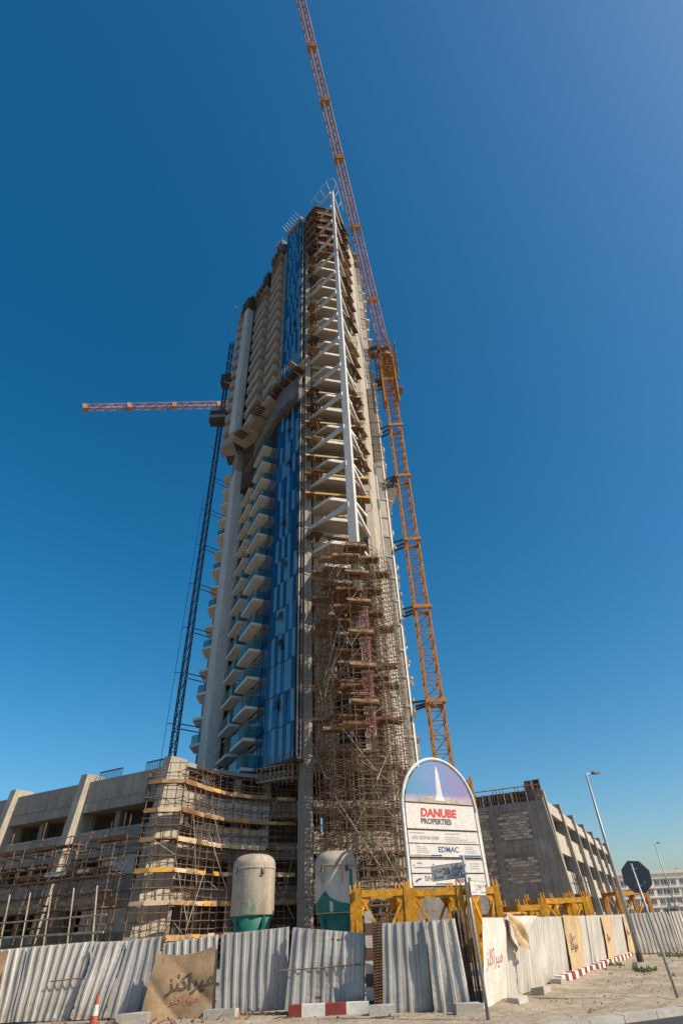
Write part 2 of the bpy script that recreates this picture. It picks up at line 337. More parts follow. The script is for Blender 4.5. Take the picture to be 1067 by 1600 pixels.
# right-hand column and the returns behind it
MB().prism([(3.1, 54.2), (4.0, 54.45), (3.9, 55.4), (3.0, 55.2)], 0, 121).build('column', 'render_beige', tower)
MB().prism([(4.05, 55.0), (5.25, 58.8), (5.0, 58.9), (3.85, 55.1)], 14.5, 117).build('return_wall', 'render_beige', tower)
MB().prism([(5.12, 58.25), (5.26, 58.7), (5.36, 58.66), (5.22, 58.2)], 14.5, 112).build('white_strip', 'shear_paint', tower)
wm = MB().prism([(5.28 + 4, 58.75 - 56), (6.3 + 4, 59.05 - 56), (6.25 + 4, 59.3 - 56), (5.25 + 4, 59.0 - 56)], 0, 2.88).mesh('wall_panel'); wm.materials.append(M['concrete'])
for n in range(0, 31):
    inst('wall_panel', wm, tower, (-4, 56, lev(n) + 0.02), m='render_beige' if n in (9, 10, 22, 23, 26) else ('concrete_dark' if n in (29, 30, 14) else 'concrete'))
rr0 = random.Random(15)
em = MB().prism([(5.24 + 4, 58.68 - 56), (6.42 + 4, 58.95 - 56), (6.75 + 4, 62 - 56), (6.5 + 4, 62 - 56)], -0.28, -0.01).mesh('slab_edge'); em.materials.append(M['concrete_pale'])
for n in range(0, 31):
    o = inst('slab_edge', em, tower, (-4, 56, lev(n)))
    if rr0.random() < 0.8:
        ex = rr0.uniform(0.15, 0.6); MB().prism([(6.3, 59.05), (6.62 + ex, 59.15 + rr0.uniform(0, .2)), (6.8 + ex * 0.7, 61.6), (6.5, 61.6)], lev(n) - 0.3, lev(n) - 0.012).build('slab_tip', 'slab_white', o)
# white foamed edge running up the right return
MB().prism([(6.42, 59.0), (6.66, 59.15), (6.8, 61.5), (6.5, 61.5)], 14.5, 75).build('edge_render', 'slab_white', tower)
dm = MB().box((0, 0, 0), (0.34, 0.4, 0.5), 0.3).mesh('drip'); dm.materials.append(M['slab_white'])
rr = random.Random(5)
for n in range(0, 19):
    for _ in range(3):
        o = inst('drip', dm, tower, (6.72 + rr.uniform(-0.1, 0.12), 59.4 + rr.uniform(0, 0.5), lev(n) + rr.uniform(-0.4, 2.6)), rr.uniform(0, 1)); o.scale = (rr.uniform(0.4, 1.2), 1, rr.uniform(0.4, 2.0)); o.rotation_euler.y = rr.uniform(-0.5, 0.5)
for n, ex in ((12, 2.2), (11, 0.9)):
    MB().prism([(6.4, 58.9), (6.4 + ex, 59.6), (6.6 + ex * 0.6, 64), (6.6, 64)], lev(n) - 0.27, lev(n)).build('balcony_slab', 'slab_white', tower)
# front bay: block infill with openings, storey by storey
def bay(u): return V2(-3.55 + 6.7 * u, 53.2 + 2.0 * u)
for n in range(0, NT):
    z = lev(n)
    h = FH - 0.26
    u0, u1 = (0.0, 0.26) if n % 2 else (0.0, 0.34)
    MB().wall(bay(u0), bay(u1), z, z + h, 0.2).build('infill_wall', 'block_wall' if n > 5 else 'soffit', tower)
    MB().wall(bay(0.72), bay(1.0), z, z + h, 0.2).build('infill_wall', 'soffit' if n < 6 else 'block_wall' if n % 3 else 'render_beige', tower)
    MB().wall(bay(u1), bay(0.72), z, z + 1.0, 0.15).build('sill_wall', 'block_wall', tower)
    MB().wall(bay(0.50), bay(0.54), z + 1.0, z + h, 0.2).build('mullion', 'concrete', tower)
# podium floors of the tower: slab bands and dark parking decks
for z in (4.2, 7.5, 10.85, 14.45):
    MB().wall((-3.6, 51.9), (4.1, 54.1), z - 0.55, z, 0.4).build('podium_slab_edge', 'render_beige', tower)
    MB().prism([(-3.6, 52.4), (4.1, 54.6), (4.5, 60), (-4.4, 56)], z - 0.3, z - 0.02).build('podium_floor', 'soffit', tower)
for z in (4.2, 7.5):
    MB().wall((-3.6, 51.95), (4.1, 54.15), z + 0.003, z + 1.0, 0.18).build('parapet', 'render_beige', tower)
# pointed front slabs
ev = [(-3.75, 52.2), (-2.1, 50.1), (1.95, 51.15), (3.3, 54.3)]; od = [(-3.55, 52.35), (-1.4, 50.4), (1.8, 51.35), (3.2, 54.3)]
sl = {}
for k, poly in ((0, ev), (1, od)):
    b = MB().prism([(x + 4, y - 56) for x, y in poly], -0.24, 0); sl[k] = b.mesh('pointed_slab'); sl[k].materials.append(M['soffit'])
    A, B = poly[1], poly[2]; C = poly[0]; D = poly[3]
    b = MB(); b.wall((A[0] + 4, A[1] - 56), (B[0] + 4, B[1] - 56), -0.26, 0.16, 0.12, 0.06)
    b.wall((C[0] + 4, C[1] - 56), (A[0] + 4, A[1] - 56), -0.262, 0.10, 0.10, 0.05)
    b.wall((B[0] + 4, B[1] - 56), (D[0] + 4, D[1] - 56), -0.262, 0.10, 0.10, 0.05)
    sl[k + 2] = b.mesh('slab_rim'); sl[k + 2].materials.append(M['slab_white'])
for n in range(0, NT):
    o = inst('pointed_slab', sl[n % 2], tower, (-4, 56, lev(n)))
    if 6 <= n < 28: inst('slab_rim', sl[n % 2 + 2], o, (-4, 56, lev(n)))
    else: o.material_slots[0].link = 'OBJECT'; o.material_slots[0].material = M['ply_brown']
# white steel prow with paired horizontal beams every second floor
zb, zt = lev(6) + 0.8, 124.2
MB().prism([(0.62, 47.72), (1.52, 47.42), (1.80, 47.95), (0.78, 48.25)], zb, zt, [(1.02, 47.72), (1.42, 47.56), (1.58, 47.85), (1.12, 48.0)]).build('prow_column', 'steel_white', tower)
pb_l = MB(); pb_l.beam((4.9, -8.35, 0), (0.2, -4.0, 0), 0.30, 0.75, 0.28, 0.40); ml = pb_l.mesh('prow_beam'); ml.materials.append(M['steel_white'])
pb_r = MB(); pb_r.beam((5.45, -8.1, 0), (7.3, -1.9, 0), 0.28, 0.62, 0.26, 0.35); mr = pb_r.mesh('prow_beam'); mr.materials.append(M['steel_white'])
for n in range(8, 35, 2):
    z = lev(n) - 0.1
    inst('prow_beam', ml, tower, (-4, 56, z)); inst('prow_beam', mr, tower, (-4, 56, z))
# crown rail: a bent pipe round the tip
crown = [(-3.6, 50.6), (-1.4, 48.0), (0.4, 46.1), (0.9, 45.75), (1.4, 45.7), (1.8, 45.95), (2.1, 46.5), (2.9, 49.2), (3.5, 52.2)]
cr = MB().pipe([(x, y, 125.4) for x, y in crown], 0.07).build('crown_rail', 'steel_white', tower)
for (x0, y0), (x1, y1) in (((-2.5, 49.3), (-1.6, 49.9)), ((-1.2, 47.8), (-0.3, 48.7)), ((0.2, 46.4), (0.8, 47.6)), ((2.1, 46.7), (1.7, 47.6)), ((2.6, 48.2), (2.0, 48.6)), ((3.2, 50.4), (2.5, 50.8))):
    MB().tube((x0, y0, 125.4), (x1, y1, 124.0), 0.06).build('rail_bracket', 'steel_white', cr)
# blue curtain wall
gw = 0.57
gm = MB().box((0, 0, 1.56), (gw - 0.03, 0.05, 3.10)).mesh('glass_panel'); gm.materials.append(M['glass_dark'])
ga = math.atan2(d1.y, d1.x)
rr = random.Random(11)
for n in list(range(0, 15)) + list(range(17, NT)):
    prev = rr.random() < 0.5
    for k in range(8):
        p = g1(0.06 + gw * (k + 0.5), 0.16)
        prev = (not prev) if rr.random() < 0.78 else prev
        mm = 'glass_light' if prev and k < 7 else ('glass_mid' if rr.random() < 0.35 else 'glass_dark')
        o = inst('glass_panel', gm, tower, (p.x, p.y, lev(n) - 0.15 - 0.05 * k % 0.2), ga, mm); o.rotation_euler.x = rr.gauss(0, 0.006); o.rotation_euler.z += rr.gauss(0, 0.008)
for n in range(0, 15):
    for k in range(4):
        p = f2(0.05 + 0.72 * (k + 0.5), 0.16); inst('glass_panel', gm, tower, (p.x, p.y, lev(n) - 0.15), math.atan2(d2.y, d2.x), rr.choice(['glass_dark', 'glass_dark', 'glass_mid', 'glass_deepteal']))
MB().wall(g1(0, 0.08), g1(4.7, 0.08), 14.2, lev(15), 0.05).build('mullion_frame', 'steel_dark', tower)
MB().wall(g1(0, 0.08), g1(4.7, 0.08), lev(17) - 0.2, lev(NT) - 0.1, 0.05).build('mullion_frame', 'steel_dark', tower)
# vent sashes hanging open
for n, k in ((1, 4), (3, 4), (4, 4), (6, 3), (8, 4), (11, 3), (13, 3), (14, 4), (14, 3), (21, 2)):
    p = g1(0.06 + gw * (k + 0.5), 0.2); q = g1(0.06 + gw * (k + 0.5), 0.55); z = lev(n) + 2.4
    b = MB(); u = Vector((d1.x, d1.y, 0)) * 0.3
    A = Vector((p.x, p.y, z)); B = Vector((q.x, q.y, z - 1.0))
    t = Vector((n1.x, n1.y, 0.3)) * 0.05
    b.add([A - u, A + u, B + u, B - u, A - u + t, A + u + t, B + u + t, B - u + t], [(0, 1, 2, 3), (7, 6, 5, 4), (0, 4, 5, 1), (1, 5, 6, 2), (2, 6, 7, 3), (3, 7, 4, 0)])
    b.build('open_window', 'steel_dark', tower)
# parapet above the glass
MB().wall(g1(-0.1, 0.2), g1(4.8, 0.2), lev(NT) - 0.25, lev(NT) + 1.0, 0.3).build('roof_parapet', 'concrete_pale', tower)
# side wall with balconies: lower part (open glass balconies)
for n in range(0, 15):
    z = lev(n)
    MB().wall(f2(0.1), f2(3.0), z, z + 2.94, 0.1, 0.0).build('side_wall', 'steel_dark', tower)
    MB().wall(f2(7.9), f2(9.4), z, z + 2.94, 0.2, 0.0).build('side_wall', 'concrete_dark', tower)
    MB().wall(f2(14.0), f2(19.5), z, z + 2.94, 0.2, 0.0).build('side_wall', 'concrete', tower)
    for t0 in (3.0, 9.4):
        d = MB().wall(f2(t0 + 0.1), f2(t0 + 2.4), z + 0.05, z + 2.4, 0.06, -0.06).build('sliding_door', 'glass_teal', tower)
        b = MB()
        for tt in (t0 + 0.1, t0 + 1.25, t0 + 2.4): b.wall(f2(tt), f2(tt + 0.07), z + 0.02, z + 2.45, 0.1, 0.03)
        b.wall(f2(t0 + 0.1), f2(t0 + 2.47), z + 2.45, z + 2.55, 0.1, 0.03)
        b.build('door_frame', 'steel_white', d)
        MB().wall(f2(t0 + 2.5), f2(t0 + 4.9), z, z + 2.94, 0.2, 0.0).build('side_wall', 'concrete_dark', tower)
rr = random.Random(21)
def bal_mesh(L, D, name, h=0.3):
    # local: x along facade (0..L), y outward negative
    return MB().prism([(0, 0), (L, 0), (L, -D), (0, -D)], -h, 0).mesh(name)
am = math.atan2(d2.y, d2.x)        # local +x along d2, so local +y = left of d2 = outward n2
def place_balcony(t0, L, D, z, railing=True, m='slab_white'):
    A, B = f2(t0), f2(t0 + L)
    o = MB().prism([f2(t0, 0.0), f2(t0 + L, 0.0), f2(t0 + L, D), f2(t0, D)], z - 0.02, z).build('balcony_slab', m, tower)
    MB().prism([f2(t0, 0.0), f2(t0 + L, 0.0), f2(t0 + L, D), f2(t0, D)], z - 0.3, z - 0.023).build('balcony_soffit', m, o)
    if railing:
        g = MB(); g.prism([f2(t0 + 0.05, D - 0.06), f2(t0 + L - 0.05, D - 0.06), f2(t0 + L - 0.05, D - 0.10), f2(t0 + 0.05, D - 0.10)], z + 0.02, z + 1.15)
        g.prism([f2(t0 + 0.05, 0.05), f2(t0 + 0.09, 0.05), f2(t0 + 0.09, D - 0.11), f2(t0 + 0.05, D - 0.11)], z + 0.02, z + 1.15)
        gg = g.build('glass_railing', 'glass_teal', o)
        a = f2(t0 + 0.06, D - 0.08); c = f2(t0 + L - 0.06, D - 0.08); e = f2(t0 + 0.07, 0.05)
        MB().pipe([(e.x, e.y, z + 1.17), (a.x, a.y, z + 1.17), (c.x, c.y, z + 1.17)], 0.03).build('handrail', 'galv', gg)
    else:
        b = MB()
        for k in range(5):
            p = f2(t0 + 0.1 + (L - 0.2) * k / 4, D - 0.1); b.tube((p.x, p.y, z), (p.x, p.y, z + 1.1), 0.03)
        a = f2(t0 + 0.1, D - 0.1); c = f2(t0 + L - 0.1, D - 0.1)
        for hh in (0.55, 1.1): b.tube((a.x, a.y, z + hh), (c.x, c.y, z + hh), 0.03)
        b.build('guard_rail', 'rust', o)
for n in range(0, 15):
    place_balcony(3.0, 4.85, 1.45, lev(n) + (0.4 if n == 0 else 0.0), True)
    if n < 14: place_balcony(9.4, 4.7, 1.4, lev(n) if n else lev(0) + 0.3, n < 9 and n != 1)
# shear wall pillar, painted, raw concrete at the top
def pill(cx, cy, L, W, ang, z0, z1, m, name='shear_pillar'):
    pts = []
    for k in range(24):
        t = 2 * math.pi * k / 24; c, s_ = math.cos(t), math.sin(t)
        x = L / 2 * math.copysign(abs(c) ** 0.25, c); y = W / 2 * math.copysign(abs(s_) ** 0.25, s_)
        pts.append((cx + x * math.cos(ang) - y * math.sin(ang), cy + x * math.sin(ang) + y * math.cos(ang)))
    return MB().prism(pts, z0, z1).build(name, m, tower)
pill(-17.45, 69.0, 3.4, 2.1, am, 0, 64.0, 'shear_paint'); pill(-17.45, 69.0, 3.3, 2.0, am, 64.0, 73, 'concrete', 'pillar_extension')
# far-left balconies beyond the pillar
for n in range(0, 17):
    z = lev(n)
    o = MB().prism([(-18.6, 69.4), (-20.4, 70.4), (-20.6, 73.5), (-17.5, 73.5)], z - 0.32, z).build('balcony_slab', 'slab_white', tower)
    if n < 13 and n % 2 == 0: MB().wall((-20.3, 70.5), (-18.7, 69.6), z + 0.02, z + 1.1, 0.04, -0.05).build('glass_railing', 'glass_teal', o)
    MB().wall((-20.3, 73.6), (-17.0, 73.2), z, z + 2.88, 0.2).build('side_wall', 'render_beige', tower)
# transfer storey: plain band, then the overhanging soffit with its shutters
zs = lev(17)
MB().wall(g1(-0.1, 0.05), g1(4.7, 0.05), lev(15) - 0.2, zs - 0.3, 0.3).build('band_wall', 'concrete_dark', tower)
MB().prism([f2(0.0, 0.1), f2(0.3, 1.0), f2(13.5, 1.5), f2(14, 0)], lev(15) - 0.3, lev(15)).build('band_slab', 'concrete_dark', tower)
MB().prism([f2(0.0, 0.0), f2(0.0, 0.2), f2(13.5, 0.6), f2(14, -0.2)], lev(15) + 0.003, zs - 0.3).build('band_wall', 'concrete_dark', tower)
over = [(-4.3, 48.7), (-10.7, 56.0), (-16.6, 62.7), (-18.2, 64.6), (-15.5, 67.5), (-9.0, 57.0), (-5.2, 52.4), (-4.6, 51.0)]
MB().prism(over, zs - 0.25, zs + 0.1).build('transfer_slab', 'render_beige', tower)
def joists(A, B, out, z, nj, name='shutter', m='timber_dark'):
    d = (V2(*B) - V2(*A)); L = d.length; d.normalize(); n_ = V2(-d.y, d.x) * -1
    if n_.dot(V2(-1, -1)) < 0: n_ = -n_
    b = MB()
    for k in range(nj):
        a = V2(*A) + n_ * (out * k / (nj - 1)); c = a + d * L; b.beam((a.x, a.y, z), (c.x, c.y, z), 0.13, 0.26)
    o = b.build(name, m, tower)
    b = MB()
    for k in range(4):
        a = V2(*A) + d * (L * (k + 0.5) / 4); c = a + n_ * out; b.tube((a.x, a.y, z - 0.2), (c.x, c.y, z - 0.2), 0.07)
    b.build('walers', 'tube_pale', o)
joists((-4.5, 50.75), (-9.6, 55.9), 1.45, zs - 0.42, 6)
joists((-11.5, 57.6), (-12.9, 59.4), 1.6, zs - 0.42, 6)
joists((-15.2, 63.0), (-16.3, 64.2), 1.6, zs - 0.42, 6)
for (x0, y0, x1, y1) in ((-10.0, 55.6, -11.6, 57.4), (-12.8, 59.0, -14.8, 61.6)):
    d = V2(x1 - x0, y1 - y0).normalized(); n_ = V2(d.y, -d.x)
    a, c = V2(x0, y0), V2(x1, y1)
    MB().prism([a, c, c + n_ * 1.9, a + n_ * 1.9], zs - 0.55, zs - 0.26).build('soffit_panel', 'soffit', tower)
b = MB()
for s_ in range(9):
    p = g1(s_ * 0.6 - 0.3, 1.9); b.tube((p.x, p.y, zs), (p.x, p.y, zs + 1.3), 0.04)
for hh in (0.6, 1.2): b.tube((*g1(-0.5, 1.9), zs + hh), (*g1(4.8, 1.9), zs + hh), 0.04)
b.build('edge_rail', 'tube_pale', tower)
MB().prism([g1(-0.7, 0.4), g1(-0.7, 2.4), g1(0.2, 2.4), g1(0.2, 0.4)], zs + 0.12, zs + 0.3).build('work_platform', 'plank', tower)
b = MB()
for k in range(10):
    p = g1(-0.2 + k * 0.52, 0.75); b.tube((p.x, p.y, lev(15) - 0.6), (p.x, p.y, lev(15) + 0.9), 0.04, 4)
for hh in (-0.5, 0.3, 0.85): b.tube((*g1(-0.4, 0.75), lev(15) + hh), (*g1(4.9, 0.75), lev(15) + hh), 0.045, 4)
b.build('band_rail', 'steel_dark', tower)
MB().prism([g1(-0.3, 0.4), g1(4.8, 0.4), g1(4.8, 0.95), g1(-0.3, 0.95)], lev(15) - 0.62, lev(15) - 0.55).build('work_platform', 'ply_brown', tower)
# upper part: solid parapet balconies in two stacks along the 45 degree line
U0 = V2(-9.3, 55.35); ud = V2(-0.665, 0.747); un = V2(-0.747, -0.665)
def u2(t, out=0.0): return U0 + ud * t + un * out
MB().prism([u2(-0.6, -0.6), u2(0, -1.3), u2(10.0, -1.3), u2(10, -3), u2(-0.6, -2.4)], zs, lev(30)).build('side_wall', 'interior', tower)
for n in range(17, 32):
    z = lev(n)
    for t0, t1, nmax, dd in ((0.2, 4.3, 31, 0.35), (4.9, 9.9, 29, 0.45)):
        if n > nmax: continue
        raw = n >= nmax - 1
        da, db = dd + 0.40, dd - 0.30
        sl_ = MB().prism([u2(t0, -1.2), u2(t0, da), u2(t1, db), u2(t1, -1.2)], z - 0.28, z).build('balcony_slab', 'render_beige', tower)
        if not raw:
            b = MB(); b.prism([u2(t0, da - 0.15), u2(t0, da + 0.02), u2(t1, db + 0.02), u2(t1, db - 0.15)], z + 0.002, z + 1.25)
            b.prism([u2(t0, -0.9), u2(t0, da - 0.16), u2(t0 + 0.15, da - 0.19), u2(t0 + 0.15, -0.9)], z + 0.002, z + 1.25)
            b.build('parapet', 'render_beige', sl_)
            b = MB().prism([u2(t0 + 0.3, -1.1), u2(t0 + 0.3, -1.18), u2(t1 - 0.3, -1.18), u2(t1 - 0.3, -1.1)], z + 0.05, z + 2.9); b.build('back_wall', 'render_beige', sl_)
            MB().prism([u2(t0 + 1.2, -1.0), u2(t0 + 1.2, -1.09), u2(t0 + 2.6, -1.09), u2(t0 + 2.6, -1.0)], z + 0.05, z + 2.5).build('doorway', 'timber_dark', sl_)
        else:
            b = MB()
            for k in range(6):
                p = u2(t0 + 0.2 + (t1 - t0 - 0.4) * k / 5, dd - 0.1); b.tube((p.x, p.y, z), (p.x, p.y, z + 2.6), 0.06)
            for hh in (0.5, 1.1, 2.2):
                p, q = u2(t0 + 0.1, dd - 0.1), u2(t1 - 0.1, dd - 0.1); b.tube((p.x, p.y, z + hh), (q.x, q.y, z + hh), 0.05)
            b.build('shoring', 'rust', sl_)
    # infill between stacks and beside the glass
    MB().wall(u2(4.3, -0.4), u2(4.9, -0.4), z, z + 2.9, 0.2).build('side_wall', 'render_beige', tower)
    if n < 31: MB().wall(g1(4.75, 0.12), u2(0.2, -0.5), z, z + 2.9, 0.2).build('side_wall', 'soffit', tower)
pu = V2(-17.5, 63.7)
pill(pu.x, pu.y, 1.7, 1.6, math.atan2(ud.y, ud.x), zs + 0.1, lev(29) - 1.0, 'shear_paint')
MB().box((pu.x, pu.y, lev(29) + 0.6), (2.5, 2.2, 3.2), math.atan2(ud.y, ud.x)).build('column_shutter', 'timber_dark', tower)
MB().box((pu.x + 0.4, pu.y + 0.5, lev(30) - 0.4), (3.4, 2.2, 0.8), math.atan2(ud.y, ud.x)).build('debris_net', 'net_green', tower)
for n in range(17, 31):
    z = lev(n); A, B = u2(11.6, -0.4), u2(14.0, -1.8)
    sl_ = MB().prism([(-17.9, 65.6), (-18.0, 64.9), (-20.3, 66.2), (-20.7, 68.6), (-17.8, 68)], z - 0.28, z).build('balcony_slab', 'render_beige', tower)
    if n < 29: MB().prism([(-18.0, 65.05), (-18.02, 64.89), (-20.3, 66.18), (-20.28, 66.35)], z + 0.002, z + 1.5).build('parapet', 'render_beige', sl_)
MB().prism([(-17.5, 65.6), (-20.0, 67.2), (-20, 71), (-16, 70)], zs, lev(30)).build('side_wall', 'interior', tower)
for t_, w_, zz, hh in ((1.4, 1.9, lev(32), 3.6), (3.4, 1.7, lev(31) + 1.0, 3.0), (6.2, 2.0, lev(30), 3.4), (8.8, 2.2, lev(29) + 1.2, 3.2)):
    p = u2(t_, -0.4); sh = MB().box((p.x, p.y, zz + hh / 2), (w_, 1.5, hh), math.atan2(ud.y, ud.x)).build('column_shutter', 'timber_dark' if t_ > 5 else 'concrete_dark', tower)
    b = MB()
    for k in range(5):
        q_ = u2(t_ - w_ / 2 + w_ * k / 4, 0.4); b.tube((q_.x, q_.y, zz), (q_.x + rr.uniform(-.1, .1), q_.y, zz + hh + rr.uniform(0.2, 1.0)), 0.05, 4)
    b.tube((*u2(t_ - w_ / 2, 0.4), zz + 1.2), (*u2(t_ + w_ / 2, 0.4), zz + 1.2), 0.05, 4); b.build('props', 'rust', sh)
# safety outriggers along the roof edges
orm = {}
rr = random.Random(4)
rods = [(g1(0.3 + k * 0.7, 0.3), lev(NT) + 0.9, n1) for k in range(7)] + [(u2(0.3 + k * 1.3, 0.4), lev(31 - (k > 3) * 3) + 2.0, un) for k in range(7)] + [(V2(-20.2, 66.2), lev(n) + 1, V2(-0.9, -0.3)) for n in range(22, 31)] + [(V2(6.5, 59.2), lev(n) + 1, V2(0.95, -0.2)) for n in range(26, 33)]
for p, z, dv in rods:
    MB().tube((p.x, p.y, z), (p.x + dv.x * 1.5, p.y + dv.y * 1.5, z + 0.6 + rr.uniform(-0.3, 0.4)), 0.07, 5).build('outrigger', 'galv', tower)
MB().prism([f2(11.5, 0.3), f2(14.5, 1.6), f2(18, 0.6), f2(18, -1)], lev(14), zs - 0.3).build('gap_fill', 'timber_dark', tower)  # dark block added to fill the gap between pillar and overhang
# timber decks beside the corner column, one per storey, and formwork clutter at the top
dk = MB().prism([(-4.3 + 4, 51.4 - 56), (-3.3 + 4, 50.1 - 56), (-2.0 + 4, 50.5 - 56), (-3.0 + 4, 52.4 - 56)], 0, 0.09).mesh('timber_deck'); dk.materials.append(M['ply_brown'])
dk2 = MB().prism([(2.2 + 4, 51.1 - 56), (2.9 + 4, 51.3 - 56), (4.3 + 4, 54.3 - 56), (3.4 + 4, 54.4 - 56)], 0, 0.09).mesh('timber_deck'); dk2.materials.append(M['ply_brown'])
for n in range(7, NT):
    for ok, mesh_, px_, py_ in ((9 <= n <= 15 or n >= 18 or n == 7, dk, -3.2, 51.2), (n >= 11, dk2, 3.2, 52.7)):
        if not ok or rr.random() < 0.12: continue
        o = inst('timber_deck', mesh_, tower, (-4 + rr.uniform(-.12, .12), 56 + rr.uniform(-.15, .15), lev(n) + 1.2 + rr.uniform(-.3, .3)), rr.uniform(-0.012, 0.012), rr.choice(['ply_brown', 'ply_brown', 'timber_dark', 'plank']))
        b = MB(); zz = lev(n) + 1.15
        for k in range(4):
            xx, yy = px_ + rr.uniform(-.7, .7), py_ + rr.uniform(-.9, .7); b.tube((xx, yy, zz - 1.0), (xx + rr.uniform(-.3, .3), yy, zz + 1.3), 0.04, 4); b.tube((xx, yy, zz - 0.9), (px_, py_, zz), 0.04, 4)
        b.tube((px_ - 0.9, py_ - 0.6, zz + 0.9), (px_ + 0.9, py_ - 0.3, zz + 0.95), 0.035, 4); b.build('deck_props', 'rust', o)
# hanging working platforms across the front bay, floors 9 to 15
for n in range(9, 16):
    z = lev(n) + 1.15
    o = MB().prism([(-4.4, 50.6), (3.7, 52.3), (3.6, 53.4), (-4.2, 51.7)], z, z + 0.07).build('hanging_platform', 'ply_brown', tower)
    MB().wall((-4.4, 50.6), (3.7, 52.3), z + 0.075, z + 0.32, 0.05).build('toe_board', 'plank_yellow' if n in (9, 10) else 'plank_pale', o)
    b = MB()
    for k in range(8):
        t = k / 7; x, y = -4.3 + 7.9 * t, 50.65 + 1.66 * t
        b.tube((x, y, z - 0.8), (x, y, z + 1.2), 0.04); b.tube((x, y, z - 0.8), (x + 0.1, y + 1.0, z), 0.04); b.tube((x, y, z), (x + 0.4, y + 2, z), 0.05)
    for hh in (0.7, 1.15): b.tube((-4.3, 50.65, z + hh), (3.6, 52.31, z + hh), 0.035)
    b.build('platform_tubes', 'rust', o, stuff=True)
# rebar and shutters on the top three floors
rr = random.Random(9)
for n in (28, 29, 30, 31, 32):
    z = lev(n)
    b = MB()
    for k in range(60):
        t = rr.random(); q = rr.random()
        x = -4.0 + 7.0 * t + rr.uniform(-0.2, 0.2); y = 51.9 - 2.6 * math.sin(math.pi * min(1, t * 1.05)) * q + 1.4 * t
        b.tube((x, y, z), (x + rr.uniform(-.05, .05), y, z + 2.9), 0.05, 4)
        if k % 2: b.tube((x, y, z + rr.uniform(0.3, 2.8)), (x + rr.uniform(1, 2.4), y + 0.3, z + rr.uniform(0.3, 2.8)), 0.05, 4)
    b.build('shoring', 'rust', tower, stuff=True)
    if n > 29: MB().prism([(-4.4, 51.6), (-2.4, 49.3), (2.0, 50.4), (3.6, 54), (-3.9, 52.6)], z + 2.75, z + 2.9).build('deck_shutter', 'ply_brown', tower)
    MB().wall((-2.4, 49.3), (2.0, 50.4), z + 1.2, z + 2.2, 0.06).build('edge_shutter', 'ply_brown', tower)
    if n > 28: MB().wall((-4.5, 51.5), (-2.5, 49.4), z - 0.6, z + 0.7, 0.06).build('edge_shutter', 'ply_brown', tower)
MB().prism([(-4.6, 51.4), (-2.5, 49.1), (2.1, 50.2), (3.8, 54.2), (-3.9, 53)], lev(NT) + 0.6, lev(NT) + 0.8).build('deck_shutter', 'ply_brown', tower)
# timber shutter stack on the right return at the transfer storey
b = MB()
for k in range(6):
    x = 4.6 + k * 0.34; b.beam((x, 58.2, lev(13)), (x, 58.2, lev(18) + 0.5), 0.16, 0.16)
o = b.build('shutter', 'timber_dark', tower)
b = MB()
for n in (13, 14, 15.5, 17, 18): b.tube((3.6, 57.9, lev(n) + 0.4), (6.9, 58.15, lev(n) + 0.4), 0.07)
b.build('walers', 'tube_pale', o)
# small window glass on the right return
for n in (2, 10, 12): MB().wall((4.75, 57.9), (5.15, 58.55), lev(n) + 0.8, lev(n) + 2.4, 0.05, 0.25).build('window', 'glass_teal', tower)
# remains of the prow below the steel: concrete stub and ply-boxed column
MB().prism([(0.75, 47.9), (1.55, 47.7), (1.75, 48.4), (0.9, 48.6)], lev(3), lev(6) + 0.8).build('column_stub', 'concrete_pale', tower)
MB().box((1.25, 48.0, lev(6) + 0.55), (1.9, 1.7, 0.5), 0.2).build('column_shutter', 'ply_brown', tower)

